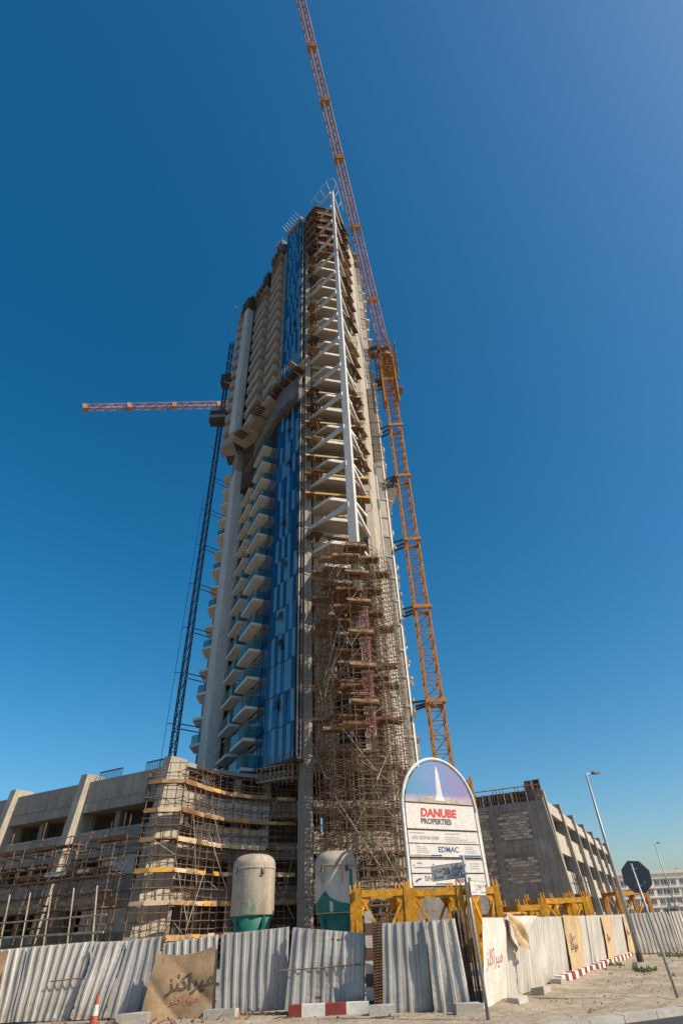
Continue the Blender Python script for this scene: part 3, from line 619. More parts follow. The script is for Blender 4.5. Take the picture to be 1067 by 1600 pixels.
# ================================================================== PODIUM WINGS
def wing(root, C, d, out, nb, spacing, ztop, first_off, wall_m, fin_m, depth, fin_top, infill=(), fb=2.1, ft=0.45):
    # C: corner at plan, d: direction along the facade, out: outward normal
    C = V2(*C); d = V2(*d).normalized(); out = V2(*out).normalized()
    q = lambda t, o=0.0: C + d * t + out * o
    L = first_off + nb * spacing
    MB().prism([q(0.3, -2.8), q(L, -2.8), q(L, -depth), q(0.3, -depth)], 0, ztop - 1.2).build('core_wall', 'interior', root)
    for z in (3.95, 7.5, 11.05):
        MB().prism([q(0.25, -0.3), q(L, -0.3), q(L, -4), q(0.25, -4)], z + 0.003, z + 0.28).build('floor_slab', 'soffit', root)
    MB().prism([q(0.25, -0.3), q(L, -0.3), q(L, -depth), q(0.25, -depth)], ztop - 1.2, ztop - 0.95).build('roof_slab', 'soffit', root)
    for i in range(nb):
        t0 = first_off + i * spacing + 0.45; t1 = t0 + spacing - 0.9
        for za, zm, zc in ((11.03, 11.85, ztop), (7.48, 8.46, 9.5), (3.95, 4.95, 5.95), (0.0, 1.2, 2.4)):
            p = MB().prism([q(t0, -0.02), q(t1, -0.02), q(t1, -0.28), q(t0, -0.28)], zm, zc).build('parapet', wall_m, root)
            MB().prism([q(t0, 0.10), q(t1, 0.10), q(t1, -0.28), q(t0, -0.28)], za, zm - 0.06).build('parapet_skirt', wall_m, p)
            MB().prism([q(t0, -0.06), q(t1, -0.06), q(t1, -0.25), q(t0, -0.25)], zm - 0.06, zm).build('joint', 'concrete_dark', p)
        for k in (0.30, 0.68):
            a = q(t0 + (t1 - t0) * k, -1.6)
            MB().box((a.x, a.y, 6.5), (0.6, 0.6, 13 if ztop > 13 else 11), math.atan2(d.y, d.x)).build('inner_column', 'concrete', root)
    for i, z0, z1, u0, u1 in infill:
        t0 = first_off + i * spacing + 0.45; t1 = t0 + spacing - 0.9
        MB().prism([q(t0 + (t1 - t0) * u0, -0.12), q(t0 + (t1 - t0) * u1, -0.12), q(t0 + (t1 - t0) * u1, -0.3), q(t0 + (t1 - t0) * u0, -0.3)], z0, z1).build('block_infill', 'block_pale', root)
    for i in range(nb + 1):
        t = first_off + i * spacing
        b = MB(); w_ = 0.42
        z1 = fin_top
        vs = [(*q(t - w_, -1.5), 0), (*q(t + w_, -1.5), 0), (*q(t + w_, fb), 0), (*q(t - w_, fb), 0), (*q(t - w_, -1.5), z1), (*q(t + w_, -1.5), z1), (*q(t + w_, ft), z1), (*q(t - w_, ft), z1)]
        b.add(vs, [(0, 1, 2, 3), (7, 6, 5, 4), (0, 4, 5, 1), (1, 5, 6, 2), (2, 6, 7, 3), (3, 7, 4, 0)])
        b.build('fin', fin_m, root)
    return q
lw = thing('parking_podium', 'raw concrete parking block with sloping fins left of the tower', 'building', (-25, 56, 0))
qL = wing(lw, (-15.66, 49.2), (-0.88, 0.475), (-0.475, -0.88), 4, 10.4, 13.6, 0.0, 'concrete', 'concrete_fin', 16, 14.25, infill=((0, 5.96, 7.45, 0.02, 0.62), (0, 2.42, 3.9, 0.02, 0.75), (1, 2.42, 3.9, 0.05, 0.25)))
for t0, t1 in ((0.8, 3.6), (6.6, 9.6)):
    b = MB(); a, c = qL(t0, -0.6), qL(t1, -0.6)
    for hh in (0.08, 0.85): b.beam((*a, 13.6 + hh), (*c, 13.6 + hh), 0.09, 0.09)
    for k in range(15):
        p = a + (c - a) * k / 14; b.tube((p.x, p.y, 13.6), (p.x, p.y, 14.45), 0.03, 4)
    b.build('roof_railing', 'hoist_steel', lw)
rw = thing('parking_podium', 'raw concrete parking block with block infill right of the arched signboard', 'building', (25, 75, 0))
C1 = V2(19.6, 64.0); dR = V2(0.431, 0.902); oR = V2(0.902, -0.431); dW = V2(-0.902, 0.431)
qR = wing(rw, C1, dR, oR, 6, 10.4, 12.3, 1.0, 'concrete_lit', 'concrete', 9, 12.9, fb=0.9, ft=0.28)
# end wall of the right wing: frame, beams, recessed panels, block infill
nW = V2(-0.431, -0.902)
ew = lambda t, o=0.0: C1 + dW * t + nW * o
def epanel(t0, t1, z0, z1, o0, o1, name, m): return MB().prism([ew(t0, o1), ew(t1, o1), ew(t1, o0), ew(t0, o0)], z0, z1).build(name, m, rw)
epanel(0.0, 9.0, 0, 11.95, -0.5, -0.09, 'end_wall', 'concrete_grey')
for t0, t1 in ((0.0, 0.75), (5.2, 5.85)): epanel(t0, t1, 0, 11.95, -0.087, -0.03, 'column', 'concrete_grey')
MB().prism([ew(0.0, -0.01), ew(-1.2, -0.01), ew(-1.2, -0.4), ew(0.0, -0.4)], 0, 12.2, [ew(0.0, -0.01), ew(-0.1, -0.01), ew(-0.1, -0.4), ew(0.0, -0.4)]).build('sloped_edge', 'concrete', rw)
for z0, z1 in ((11.2, 11.95), (7.5, 8.45), (3.6, 4.6), (0.0, 0.8)): epanel(0.752, 5.198, z0, z1, -0.087, -0.05, 'beam', 'concrete_grey')
epanel(5.852, 9.0, 0, 11.95, -0.087, -0.07, 'block_infill', 'mortar')
bl = {}
def blocks(t0, t1, z0, z1, o, bw, bh, seed, drop=0.03):
    rr = random.Random(seed); rows = int((z1 - z0) / bh); key = (bw, bh)
    if key not in bl:
        bl[key] = MB().box((0, 0, 0), (bw - 0.035, 0.2, bh - 0.035)).mesh('block'); bl[key].materials.append(M['block_pale'])
    for j in range(rows):
        t = t0 + (bw * 0.5 if j % 2 else 0) + bw / 2
        while t < t1:
            if rr.random() > drop:
                p = ew(t, o + rr.uniform(-0.015, 0.02)); inst('block', bl[key], rw, (p.x, p.y, z0 + (j + 0.5) * bh), math.atan2(dW.y, dW.x), rr.choice(['block_pale', 'block_pale', 'block_wall', 'kerb_stone']))
            t += bw
epanel(1.6, 5.0, 8.6, 11.05, -0.086, -0.06, 'mortar_bed', 'mortar'); blocks(1.7, 4.9, 8.62, 11.05, -0.125, 0.6, 0.27, 1)
epanel(1.75, 5.05, 4.85, 7.3, -0.086, -0.06, 'mortar_bed', 'mortar'); blocks(1.8, 5.0, 4.87, 7.3, -0.125, 0.6, 0.27, 2)
blocks(5.9, 8.9, 4.0, 11.9, -0.145, 0.5, 0.34, 3)
# rebar and timber shutters on its roof
b = MB(); rr = random.Random(6)
for k in range(26):
    p = ew(-0.1 + k * 0.34, -0.1 - 0.5 * rr.random()); h = 13.25 + rr.uniform(-0.25, 0.35) + (0.55 if k < 6 else 0)
    b.tube((p.x, p.y, 11.9), (p.x + rr.uniform(-.1, .1), p.y, h), 0.05, 4)
for z in (12.3, 12.9, 13.4): b.tube((*ew(-0.2, 0.02), z), (*ew(8.8, 0.02), z), 0.05, 4)
b.build('rebar', 'rust', rw, stuff=True)
for k in range(11): epanel(0.0 + k * 0.8, 0.74 + k * 0.8, 12.0, 13.0 + rr.uniform(-0.1, 0.12) + (0.9 if k < 2 else 0), -0.75, -0.68, 'shutter', 'ply_brown' if k % 3 else 'timber_dark')
# steel props inside the right wing
b = MB()
for k in range(14):
    p = qR(6 + k * 0.8, 0.5); b.tube((p.x, p.y, 0), (p.x + rr.uniform(-.2, .2), p.y, 6.2 + rr.uniform(-1, 0.6)), 0.05, 5)
for z in (2.5, 4.0, 5.2): b.tube((*qR(6, 0.5), z), (*qR(17, 0.5), z), 0.05, 5)
b.build('props', 'steel_dark', rw, stuff=True)

# curved podium front between the left wing and the tower
cp = thing('curved_podium', 'curved concrete podium front clad with silver foil behind the scaffold', 'building', (-11, 57, 0))
curve = [V2(-15.6, 48.9), V2(-14.6, 51.0), V2(-13.2, 53.4), V2(-10.8, 56.0), V2(-8.2, 57.5), V2(-5.4, 58.6)]
def offs(pts, o):
    r_ = []
    for i, p in enumerate(pts):
        a = pts[max(i - 1, 0)]; c = pts[min(i + 1, len(pts) - 1)]; t = (c - a).normalized(); r_.append(p + V2(t.y, -t.x) * o)
    return r_
back = offs(curve, -3.0); inn = offs(curve, -0.35)
MB().prism(list(curve[0:1]) + inn[1:] + [V2(-4, 66), V2(-18, 66), V2(-20, 54)], 0, 0.4).build('plinth', 'concrete', cp)
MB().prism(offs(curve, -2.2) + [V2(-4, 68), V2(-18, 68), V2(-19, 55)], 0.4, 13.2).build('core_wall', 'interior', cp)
for z in (4.2, 7.5, 10.9, 14.2):
    MB().prism(list(curve) + [V2(-4, 68), V2(-18, 68), V2(-19, 55)], z - 0.35, z).build('floor_slab', 'concrete_pale', cp)
    for i in range(len(curve) - 1):
        if z < 14: MB().wall(curve[i], curve[i + 1], z + 0.003, z + 1.0, 0.2, -0.03).build('parapet', 'render_beige' if i % 2 else 'concrete', cp)
fpath = [V2(-13.15, 50.2), V2(-12.0, 52.0), V2(-10.0, 54.3), V2(-8.0, 55.7)]
def pc(u, o):
    u = u * 3; i = min(int(u), 2); p = fpath[i] + (fpath[i + 1] - fpath[i]) * (u - i); tt = (fpath[i + 1] - fpath[i]).normalized(); return p + V2(tt.y, -tt.x) * o
for z in (9.75, 7.85):
    for k in range(8):
        t = k * 0.125; t2 = t + 0.121
        MB().prism([pc(t, 0.0), pc(t2, 0.0), pc(t2, 0.05), pc(t, 0.05)], z, z + (1.45 if k % 3 else 1.35)).build('foil_panel', 'foil', cp)
for i in range(1, 5): MB().box((curve[i].x - 0.5, curve[i].y + 0.6, 7), (0.7, 0.7, 13.4), 0.5).build('column', 'concrete', cp)

# ================================================================== SCAFFOLDS
def resample(pts, step):
    out = [pts[0]]; carry = 0.0
    for a, c in zip(pts, pts[1:]):
        L = (c - a).length; t = step - carry
        while t <= L + 1e-6: out.append(a + (c - a) * (t / L)); t += step
        carry = L - (t - step)
    return out
def scaffold(root, path, z0, z1, lift, bay_, depth, seed, boards=(), bmats=('plank',), brace=0.5, rT=0.04, jz=1.2, fascia=0.35, midrails=True, mats=('rust', 'rust', 'tube_pale'), rake=0):
    rr = random.Random(seed); P = resample([V2(*p) for p in path], bay_); N = len(P)
    Q = offs(P, depth)
    st, ld, br = MB(), MB(), MB()
    for row in (P, Q):
        for p in row:
            jx, jy = rr.uniform(-.05, .05), rr.uniform(-.05, .05)
            st.tube((p.x, p.y, z0), (p.x + jx, p.y + jy, z1 + rr.uniform(-0.2, jz)), rT, 5)
        z = z0 + lift
        while z <= z1 + 0.01:
            for i in range(N - 1):
                a, c = row[i], row[i + 1]; e = (c - a).normalized() * 0.15; dz = rr.uniform(-.04, .04)
                if rr.random() < 0.94: ld.tube((a.x - e.x, a.y - e.y, z + dz), (c.x + e.x, c.y + e.y, z + rr.uniform(-.04, .04)), rT, 4)
                if midrails and row is Q and rr.random() < 0.8: ld.tube((a.x - e.x, a.y - e.y, z + lift * 0.5 + dz), (c.x + e.x, c.y + e.y, z + lift * 0.5 + dz), rT * 0.9, 4)
            z += lift
    z = z0 + lift
    while z <= z1 + 0.01:
        for a, c in zip(P, Q):
            e = (c - a).normalized() * 0.25; ld.tube((a.x - e.x, a.y - e.y, z), (c.x + e.x, c.y + e.y, z + rr.uniform(-.03, .03)), rT * 0.9, 4)
        z += lift
    nz = max(1, int((z1 - z0) / lift))
    for i in range(N - 1):
        for k in range(nz):
            if rr.random() < brace:
                a, c = (Q[i], Q[i + 1]) if rr.random() < 0.5 else (Q[i + 1], Q[i]); zz = z0 + k * lift
                if rr.random() < 0.3: c = P[i]
                br.tube((a.x, a.y, zz), (c.x, c.y, zz + lift * rr.choice((1, 1, 2))), rT * 0.95, 4)
    for _ in range(rake):
        i = rr.randrange(N - 1); j = min(N - 1, i + rr.choice((2, 3))); a, c = (Q[i], Q[j]) if rr.random() < 0.5 else (Q[j], Q[i]); zz = rr.uniform(z0, max(z0 + 0.5, z1 - 5))
        br.tube((a.x, a.y - 0.1, zz), (c.x, c.y - 0.1, zz + rr.uniform(3, 5.5)), rT * 1.25, 5)
    st.build('standards', mats[0], root, stuff=True); ld.build('ledgers', mats[1], root, stuff=True); br.build('braces', mats[2], root, stuff=True)
    for zb_ in boards:
        for i in range(N - 1):
            if rr.random() < 0.05: continue
            a, c, e, f = P[i], P[i + 1], Q[i + 1], Q[i]; mm = rr.choice(bmats); dz = rr.uniform(-.02, .03)
            bo = MB().prism([a, c, e, f], zb_ + dz, zb_ + dz + 0.06).build('deck_board', 'ply_brown' if rr.random() < 0.6 else 'plank', root)
            if fascia and rr.random() < 0.93:
                MB().wall(f, e, zb_ - 0.12 + dz, zb_ - 0.12 + fascia + rr.uniform(-.04, .04), 0.05, 0.06).build('toe_board', mm, bo)
    return P, Q
# left wing scaffold
sA = thing('scaffold', 'rusty tube scaffold with plank decks along the left concrete parking block', 'scaffold', (-18, 48, 0), 'tube scaffolds on the building site')
a = qL(-0.6, 2.5); c = qL(15.5, 2.5)
scaffold(sA, [c, a], 0.0, 8.4, 1.9, 2.0, 1.2, 31, boards=(4.2, 8.0), bmats=('plank', 'ply_brown', 'ply_brown'), brace=0.12, jz=1.6, fascia=0.3, midrails=True)
scaffold(sA, [qL(19.5, 3.4), qL(-0.8, 3.4)], 0.0, 7.2, 0.95, 1.3, 0.9, 32, boards=(), brace=0.08, rT=0.03, jz=1.2)
for k in range(9):
    p, q_ = qL(0.6 + k * 1.25, 3.62), qL(1.85 + k * 1.25, 3.62)
    MB().wall(q_, p, 6.05, 6.32, 0.05).build('toe_board', 'white_paint' if k in (2, 4, 5) else 'ply_brown', sA)
    MB().prism([qL(0.6 + k * 1.25, 2.5), qL(1.82 + k * 1.25, 2.5), qL(1.82 + k * 1.25, 3.6), qL(0.6 + k * 1.25, 3.6)], 5.95, 6.02).build('deck_board', 'ply_brown', sA)
b = MB()
for k in range(8):
    p, q_ = qL(-1.5 + k * 2.4, 5.6), qL(0.3 + k * 2.4, 4.9)
    b.tube((p.x, p.y, 0), (q_.x, q_.y, 5.0), 0.06, 5)
b.tube((*qL(-2, 5.6), 2.4), (*qL(18, 5.6), 2.4), 0.06, 5); b.tube((*qL(-2, 5.6), 3.3), (*qL(18, 5.6), 3.2), 0.05, 5)
b.build('rakers', 'tube_pale', sA, stuff=True)
# curved scaffold
sB = thing('scaffold', 'tube scaffold with orange plank decks curving round the podium corner', 'scaffold', (-11, 53, 0), 'tube scaffolds on the building site')
cpath = [V2(-15.6, 46.3), V2(-14.0, 45.9), V2(-13.2, 48.9), V2(-11.9, 51.5), V2(-9.6, 54.0), V2(-5.9, 56.3)]
scaffold(sB, cpath, 0.0, 12.5, 0.95, 0.95, 1.1, 41, boards=(1.9, 3.85, 5.75, 7.65, 9.55, 11.5), bmats=('plank_yellow', 'plank_pale', 'plank', 'plank', 'plank', 'plank', 'plank_pale', 'ply_brown'), brace=0.08, rT=0.03, jz=1.0, fascia=0.30, midrails=True, rake=9)
# corner scaffold in front of the tower bay
sC = thing('scaffold', 'tall dense rusty scaffold tower under the white steel prow', 'scaffold', (0.5, 48, 0), 'tube scaffolds on the building site')
scaffold(sC, [(-2.5, 50.6), (-1.4, 48.2), (0.4, 46.8), (1.9, 46.9), (3.4, 49.3), (4.3, 52.6)], 0, 33.4, 1.06, 0.85, 1.15, 51, boards=(), brace=0.12, rT=0.031, jz=1.4, rake=20)
scaffold(sC, [(-2.4, 51.2), (-1.0, 49.2), (0.6, 48.2), (2.2, 48.7), (3.4, 51.8)], 0, 33.0, 1.6, 0.9, 0.8, 52, boards=(), brace=0.2, rT=0.031, jz=0.6)
sD = thing('scaffold', 'wide grid of thin rusty tubes screening the parking decks beneath the tower', 'scaffold', (0.5, 49, 0), 'tube scaffolds on the building site')
scaffold(sD, [(-2.7, 50.9), (5.0, 52.7)], 0, 14.6, 0.8, 0.8, 1.2, 61, boards=(), brace=0.08, rT=0.029, jz=0.5, midrails=True, rake=8)
rr = random.Random(71)
cpos = [(-2.6, 49.5, 1.7, 0.9), (0.2, 46.9, 2.6, 1.5), (2.7, 48.3, 1.8, 1.1), (3.7, 50.6, 2.0, 1.1), (-1.7, 47.9, 1.6, 0.9)]
for n in range(0, 6):
    for (x, y, a_, c_) in cpos:
        if rr.random() < 0.62:
            z = lev(n) + rr.choice((0.9, 1.6, 2.2)); d = MB().box((x, y, z), (a_ * rr.uniform(0.8, 1.2), c_, 0.08), rr.uniform(-0.5, 0.5)).build('deck_board', rr.choice(['ply_brown', 'ply_brown', 'plank']), sC)
            MB().box((x, y - c_ / 2 - 0.06, z + 0.12), (a_ * rr.uniform(0.7, 1.1), 0.05, 0.26), 0.1).build('toe_board', rr.choice(['plank', 'ply_brown', 'ply_brown']), d)
for n in (1, 2, 3, 4, 5, 6):
    z = lev(n) - 0.6; d = MB().box((1.2, 46.5, z), (2.3, 1.4, 0.1), 0.25).build('deck_board', 'ply_brown', sC)
    MB().wall((0.1, 45.6), (2.4, 46.1), z + 0.06, z + 0.26, 0.05).build('toe_board', 'plank', d)
# pink painted shoring towers inside the corner scaffold
for n in (0, 1, 2, 3):
    z = lev(n) + 0.1
    b = MB(); h = 2.3
    for dx, dy in ((0, 0), (0.7, 0.1), (0.7, 0.7), (0, 0.6)):
        b.tube((1.25 + dx, 46.9 + dy, z), (1.25 + dx, 46.9 + dy, z + h), 0.06, 5)
    for k in range(4):
        zz = z + k * 0.72; b.tube((1.25, 46.9, zz), (1.95, 47.0, zz + 0.7), 0.045, 4); b.tube((1.95, 47.0, zz), (1.25, 46.9, zz + 0.7), 0.045, 4); b.tube((1.25, 46.9, zz), (1.95, 47.0, zz), 0.045, 4)
    t = thing('shoring_tower', ['pink painted shoring frame low down in the corner scaffold', 'second lowest pink shoring frame in the corner scaffold', 'third pink shoring frame up in the corner scaffold', 'topmost pink shoring frame in the corner scaffold'][n], 'shoring frame', (1.6, 47.2, z), 'pink shoring frames')
    b.build('frame', 'pink_prop', t)
    MB().box((1.6, 47.2, z + h + 0.05), (1.1, 0.9, 0.1), 0.1).build('head_plate', 'slab_white', t)
# suspended access gondola below the glass
gd = thing('gondola', 'pale steel hanging work cradle under the blue glass facade', 'work cradle', (-7, 52.4, 12.4))
b = MB(); A, B = V2(-5.4, 51.5), V2(-8.9, 53.2)
dd = (B - A).normalized(); nn = V2(-dd.y, dd.x) * -0.7
for o_ in (V2(0, 0), nn):
    for hh in (0.0, 0.55, 1.1): b.tube((*(A + o_), 12.75 + hh), (*(B + o_), 12.75 + hh), 0.035, 5)
    for k in range(9): p = A + (B - A) * k / 8 + o_; b.tube((p.x, p.y, 12.75), (p.x, p.y, 13.85), 0.03, 5)
    for k in range(8):
        p = A + (B - A) * k / 8 + o_; q_ = A + (B - A) * (k + 1) / 8 + o_; b.tube((p.x, p.y, 12.75), (q_.x, q_.y, 13.3), 0.025, 4)
b.build('guard_frame', 'tube_pale', gd)
MB().prism([A, B, B + nn, A + nn], 12.68, 12.74).build('deck', 'galv', gd)
MB().prism([g1(-0.4, 0.5), g1(4.6, 0.5), g1(4.6, -0.6), g1(-0.4, -0.6)], 13.92, 14.16).build('edge_deck', 'timber_dark', tower)
b = MB()
for k in range(8): p = g1(k * 0.6, 0.4); b.tube((p.x, p.y, 12.2), (p.x, p.y, 14.9), 0.035, 4)
b.build('suspension_rails', 'rust', gd)

# ================================================================== CRANES AND HOIST
def lattice(legs, lac, p0, p1, w0, w1, h0, h1, step, leg_r, lac_r, up=(0, 0, 1), n=4):
    p0, p1 = Vector(p0), Vector(p1); d = (p1 - p0); L = d.length; d.normalize(); u = Vector(up)
    if abs(d.dot(u)) > 0.97: u = Vector((0, 1, 0))
    r_ = d.cross(u).normalized(); u = r_.cross(d).normalized(); N = max(2, int(round(L / step)))
    def cor(k):
        f = k / N; c = p0 + d * (L * f); ww = w0 + (w1 - w0) * f; hh = h0 + (h1 - h0) * f
        return [c + r_ * ww / 2 * a + u * hh / 2 * b_ for a, b_ in ((-1, -1), (1, -1), (1, 1), (-1, 1))]
    A = cor(0); B = cor(N)
    for i in range(4): legs.append((A[i], B[i], leg_r))
    for k in range(N):
        C, D = cor(k), cor(k + 1)
        for i in range(4):
            j = (i + 1) % 4
            lac.tube(C[i], C[j], lac_r, n)
            if k % 2: lac.tube(C[i], D[j], lac_r, n)
            else: lac.tube(C[j], D[i], lac_r, n)
cr1 = thing('tower_crane', 'rusty yellow tower crane with raised luffing jib tied to the tower', 'tower crane', (9.15, 59.3, 0))
legs = []; lac = MB(); ZC = 83.0
lattice(legs, lac, (9.15, 59.3, 0), (9.15, 59.3, ZC), 1.62, 1.62, 1.62, 1.62, 1.45, 0.12, 0.05)
for a, c, r_ in legs: MB().beam(a, c, 0.19, 0.19).build('mast_leg', 'crane_yellow', cr1)
lac.build('mast_lacing', 'crane_lacing', cr1, stuff=True)
for z in (21, 32.3, 42.2, 53.4, 64, 75.2):
    b = MB()
    for s_ in (-1, 1):
        b.beam((9.15 - 1.1, 59.3 + s_ * 1.0, z), (9.15 + 1.1, 59.3 + s_ * 1.0, z), 0.2, 0.42); b.beam((9.15 + s_ * 1.0, 59.3 - 0.88, z), (9.15 + s_ * 1.0, 59.3 + 0.88, z), 0.2, 0.42)
    c_ = b.build('tie_collar', 'crane_yellow', cr1)
    for (x0, dy, x1, y1, dz) in ((8.1, -0.9, 6.45, 59.6, 0.9), (8.1, 0.0, 6.5, 60.4, -0.2), (8.1, 0.9, 6.55, 60.9, -0.9)):
        MB().beam((x0, 59.3 + dy, z), (x1, y1, z + dz * 0.3), 0.2, 0.2).build('tie_strut', 'steel_dark', c_)
    if z in (53.4,):
        b = MB(); lg = []; lattice(lg, b, (8.0, 59.2, z - 0.5), (6.4, 59.0, z - 1.0), 0.9, 0.9, 1.0, 1.0, 0.6, 0.06, 0.06)
        for a, c, r_ in lg: b.tube(a, c, r_, 4)
        b.build('tie_frame', 'steel_dark', c_)
# climbing cage, slewing unit, machinery deck
cg = MB(); lg = []; lattice(lg, cg, (9.15, 59.3, 69.5), (9.15, 59.3, 82), 2.3, 2.3, 2.3, 2.3, 1.3, 0.1, 0.07)
cgo = cg.build('climbing_cage', 'crane_yellow', cr1, stuff=True)
for a, c, r_ in lg: MB().beam(a, c, 0.2, 0.2).build('cage_leg', 'crane_yellow', cr1)
b = MB().lathe((9.15, 59.3, 82.0), [(1.0, 0), (1.2, 0.15), (1.2, 0.6), (1.0, 0.7), (1.0, 1.5)], 20); b.build('slewing_ring', 'crane_lacing', cr1)
jb = Vector((9.1, 58.6, 84.5)); jt = Vector((-3.35, 18.6, 138.0))
jd = (jt - jb).normalized(); jh = Vector((jd.x, jd.y, 0)).normalized()
cj0 = Vector((9.15, 59.3, 83.8)); cj1 = cj0 - jh * 6.5
MB().beam(cj0 + jh * 1.2, cj1, 2.2, 0.35).build('machinery_deck', 'crane_lacing', cr1)
rt = Vector((jh.y, -jh.x, 0))
b = MB()
for k in range(5):
    p = cj0 - jh * (4.2 + k * 0.45); b.box((p.x, p.y, 84.0), (0.4, 2.0, 1.9), math.atan2(jh.y, jh.x))
b.build('counterweight', 'concrete_dark', cr1)
b = MB(); lg = []
for s_ in (-1, 1):
    b.beam(cj0 + rt * s_ * 0.9, cj0 - jh * 2.6 + rt * s_ * 0.5 + Vector((0, 0, 6.5)), 0.2, 0.2); b.beam(cj0 - jh * 5 + rt * s_ * 0.9, cj0 - jh * 2.6 + rt * s_ * 0.5 + Vector((0, 0, 6.5)), 0.2, 0.2)
b.build('back_mast', 'crane_yellow', cr1)
p = cj0 + rt * 1.7 + jh * 0.6
cab = MB().box((p.x, p.y, 84.1), (1.3, 1.5, 1.9), math.atan2(jh.y, jh.x)).build('operator_cab', 'crane_lacing', cr1); p = p + jh * 0.62
MB().box((p.x, p.y, 84.3), (0.1, 1.3, 1.1), math.atan2(jh.y, jh.x)).build('cab_window', 'glass_dark', cab)
for s_ in (-1, 1):
    b = MB(); a = cj0 + rt * s_ * 1.35 + Vector((0, 0, 0.3)); c = a - jh * 5.5
    for hh in (0, 0.55, 1.1): b.tube(a + Vector((0, 0, hh)), c + Vector((0, 0, hh)), 0.05, 5)
    for k in range(7): q_ = a + (c - a) * k / 6; b.tube(q_, q_ + Vector((0, 0, 1.1)), 0.05, 5)
    b.build('deck_railing', 'crane_lacing', cr1)
for z in (83.9, 81.2, 78.6):
    b = MB()
    for k in range(4):
        a, c = [Vector((9.15 + sx * 1.75, 59.3 + sy * 1.75, z)) for sx, sy in ((-1, -1), (1, -1), (1, 1), (-1, 1), (-1, -1))][k:k + 2]
        for hh in (0.0, 0.5, 1.05): b.tube(a + Vector((0, 0, hh)), c + Vector((0, 0, hh)), 0.045, 4)
        for j in range(4): q_ = a + (c - a) * j / 4; b.tube(q_, q_ + Vector((0, 0, 1.05)), 0.045, 4); b.tube(q_, Vector((9.15, 59.3, z - 0.3)) + (q_ - Vector((9.15, 59.3, z))) * 0.6, 0.05, 4)
    b.build('gallery_railing', 'crane_lacing', cr1)
for side, z in ((1, 73.5), (-1, 76)):
    p = Vector((9.15, 59.3, z)) + Vector((1.7 * side, 0.3, 0))
    MB().box(p, (0.9, 1.6, 0.12)).build('service_deck', 'crane_lacing', cr1)
    b = MB()
    for dy in (-0.8, 0, 0.8): b.tube(p + Vector((0.42 * side, dy, 0)), p + Vector((0.42 * side, dy, 1.1)), 0.05, 4)
    for hh in (0.55, 1.1): b.tube(p + Vector((0.42 * side, -0.8, hh)), p + Vector((0.42 * side, 0.8, hh)), 0.05, 4)
    b.build('deck_railing', 'crane_lacing', cr1)
legs = []; lac = MB(); j1 = jb + jd * 5
lattice(legs, lac, jb, j1, 1.6, 1.35, 0.5, 1.35, 1.25, 0.1, 0.05, up=(0, -1, 0.4)); lattice(legs, lac, j1, jt + jd * 3, 1.35, 1.15, 1.35, 1.15, 1.25, 0.09, 0.045, up=(0, -1, 0.4))
for a, c, r_ in legs: MB().tube(a, c, r_, 6).build('jib_chord', 'jib_red' , cr1)
lac.build('jib_lacing', 'jib_red', cr1, stuff=True)
L = (jt - jb).length
for f in (0.13, 0.33, 0.52, 0.68, 0.83):
    p = jb + jd * L * f; MB().beam(p - jd * 0.3, p + jd * 0.3, 1.5, 1.5, up=(0, -1, 0.4)).build('jib_joint', 'crane_yellow', cr1)
MB().tube(cj0 - jh * 2.6 + Vector((0, 0, 6.5)), jt, 0.05, 4).build('pendant_rope', 'steel_dark', cr1)
cr2 = thing('tower_crane', 'tower crane behind the tower with a pale red jib reaching left', 'tower crane', (-18.6, 98.3, 0))
legs = []; lac = MB(); lattice(legs, lac, (-18.6, 98.3, 0), (-18.6, 98.3, 115), 1.6, 1.6, 1.6, 1.6, 2.0, 0.1, 0.06)
for a, c, r_ in legs: MB().tube(a, c, r_, 5).build('mast_leg', 'crane_yellow', cr2)
lac.build('mast_lacing', 'crane_lacing', cr2, stuff=True)
legs = []; lac = MB(); ja, jz_ = Vector((-19, 98.1, 116.7)), Vector((-58.3, 81.3, 99.0))
ja.z = 116.9
lattice(legs, lac, ja, jz_, 1.3, 1.0, 1.5, 1.1, 1.3, 0.11, 0.06)
for a, c, r_ in legs: MB().tube(a, c, r_, 5).build('jib_chord', 'jib_red', cr2)
lac.build('jib_lacing', 'jib_red', cr2, stuff=True)
for f in (0.3, 0.55, 0.78, 0.99):
    p = ja + (jz_ - ja) * f; e = (jz_ - ja).normalized() * 0.5; MB().beam(p - e, p + e, 1.4, 1.5).build('jib_joint', 'jib_red', cr2)
MB().box((-18.6, 98.3, 116), (2.2, 2.2, 2.4)).build('slewing_unit', 'crane_yellow', cr2)
ho = thing('hoist', 'dark lattice hoist mast with two brown cages at the tower’s left edge', 'hoist', (-21.8, 68.6, 13.4))
ho['label'] = "dark lattice hoist mast with two brown cages up the tower's left edge"
legs = []; lac = MB(); lattice(legs, lac, (-21.8, 68.6, 12.5), (-21.8, 68.6, 103), 0.66, 0.66, 0.66, 0.66, 0.9, 0.06, 0.04)
for a, c, r_ in legs: MB().beam(a, c, 0.12, 0.12).build('mast_leg', 'hoist_steel', ho)
lac.build('mast_lacing', 'hoist_steel', ho, stuff=True)
MB().tube((-23.0, 68.2, 14), (-22.7, 68.2, 60), 0.03, 4).build('trailing_cable', 'cable_black', ho)
for z in (23, 29.5, 36, 43, 50, 57, 64, 71, 95):
    b = MB(); b.tube((-21.4, 68.8, z), (-19.4, 70.6, z), 0.07, 4); b.tube((-21.4, 69.2, z - 0.5), (-19.6, 71, z - 0.5), 0.07, 4); b.tube((-22.9, 68.3, z), (-22.0, 68.5, z), 0.05, 4); b.build('wall_tie', 'hoist_steel', ho)
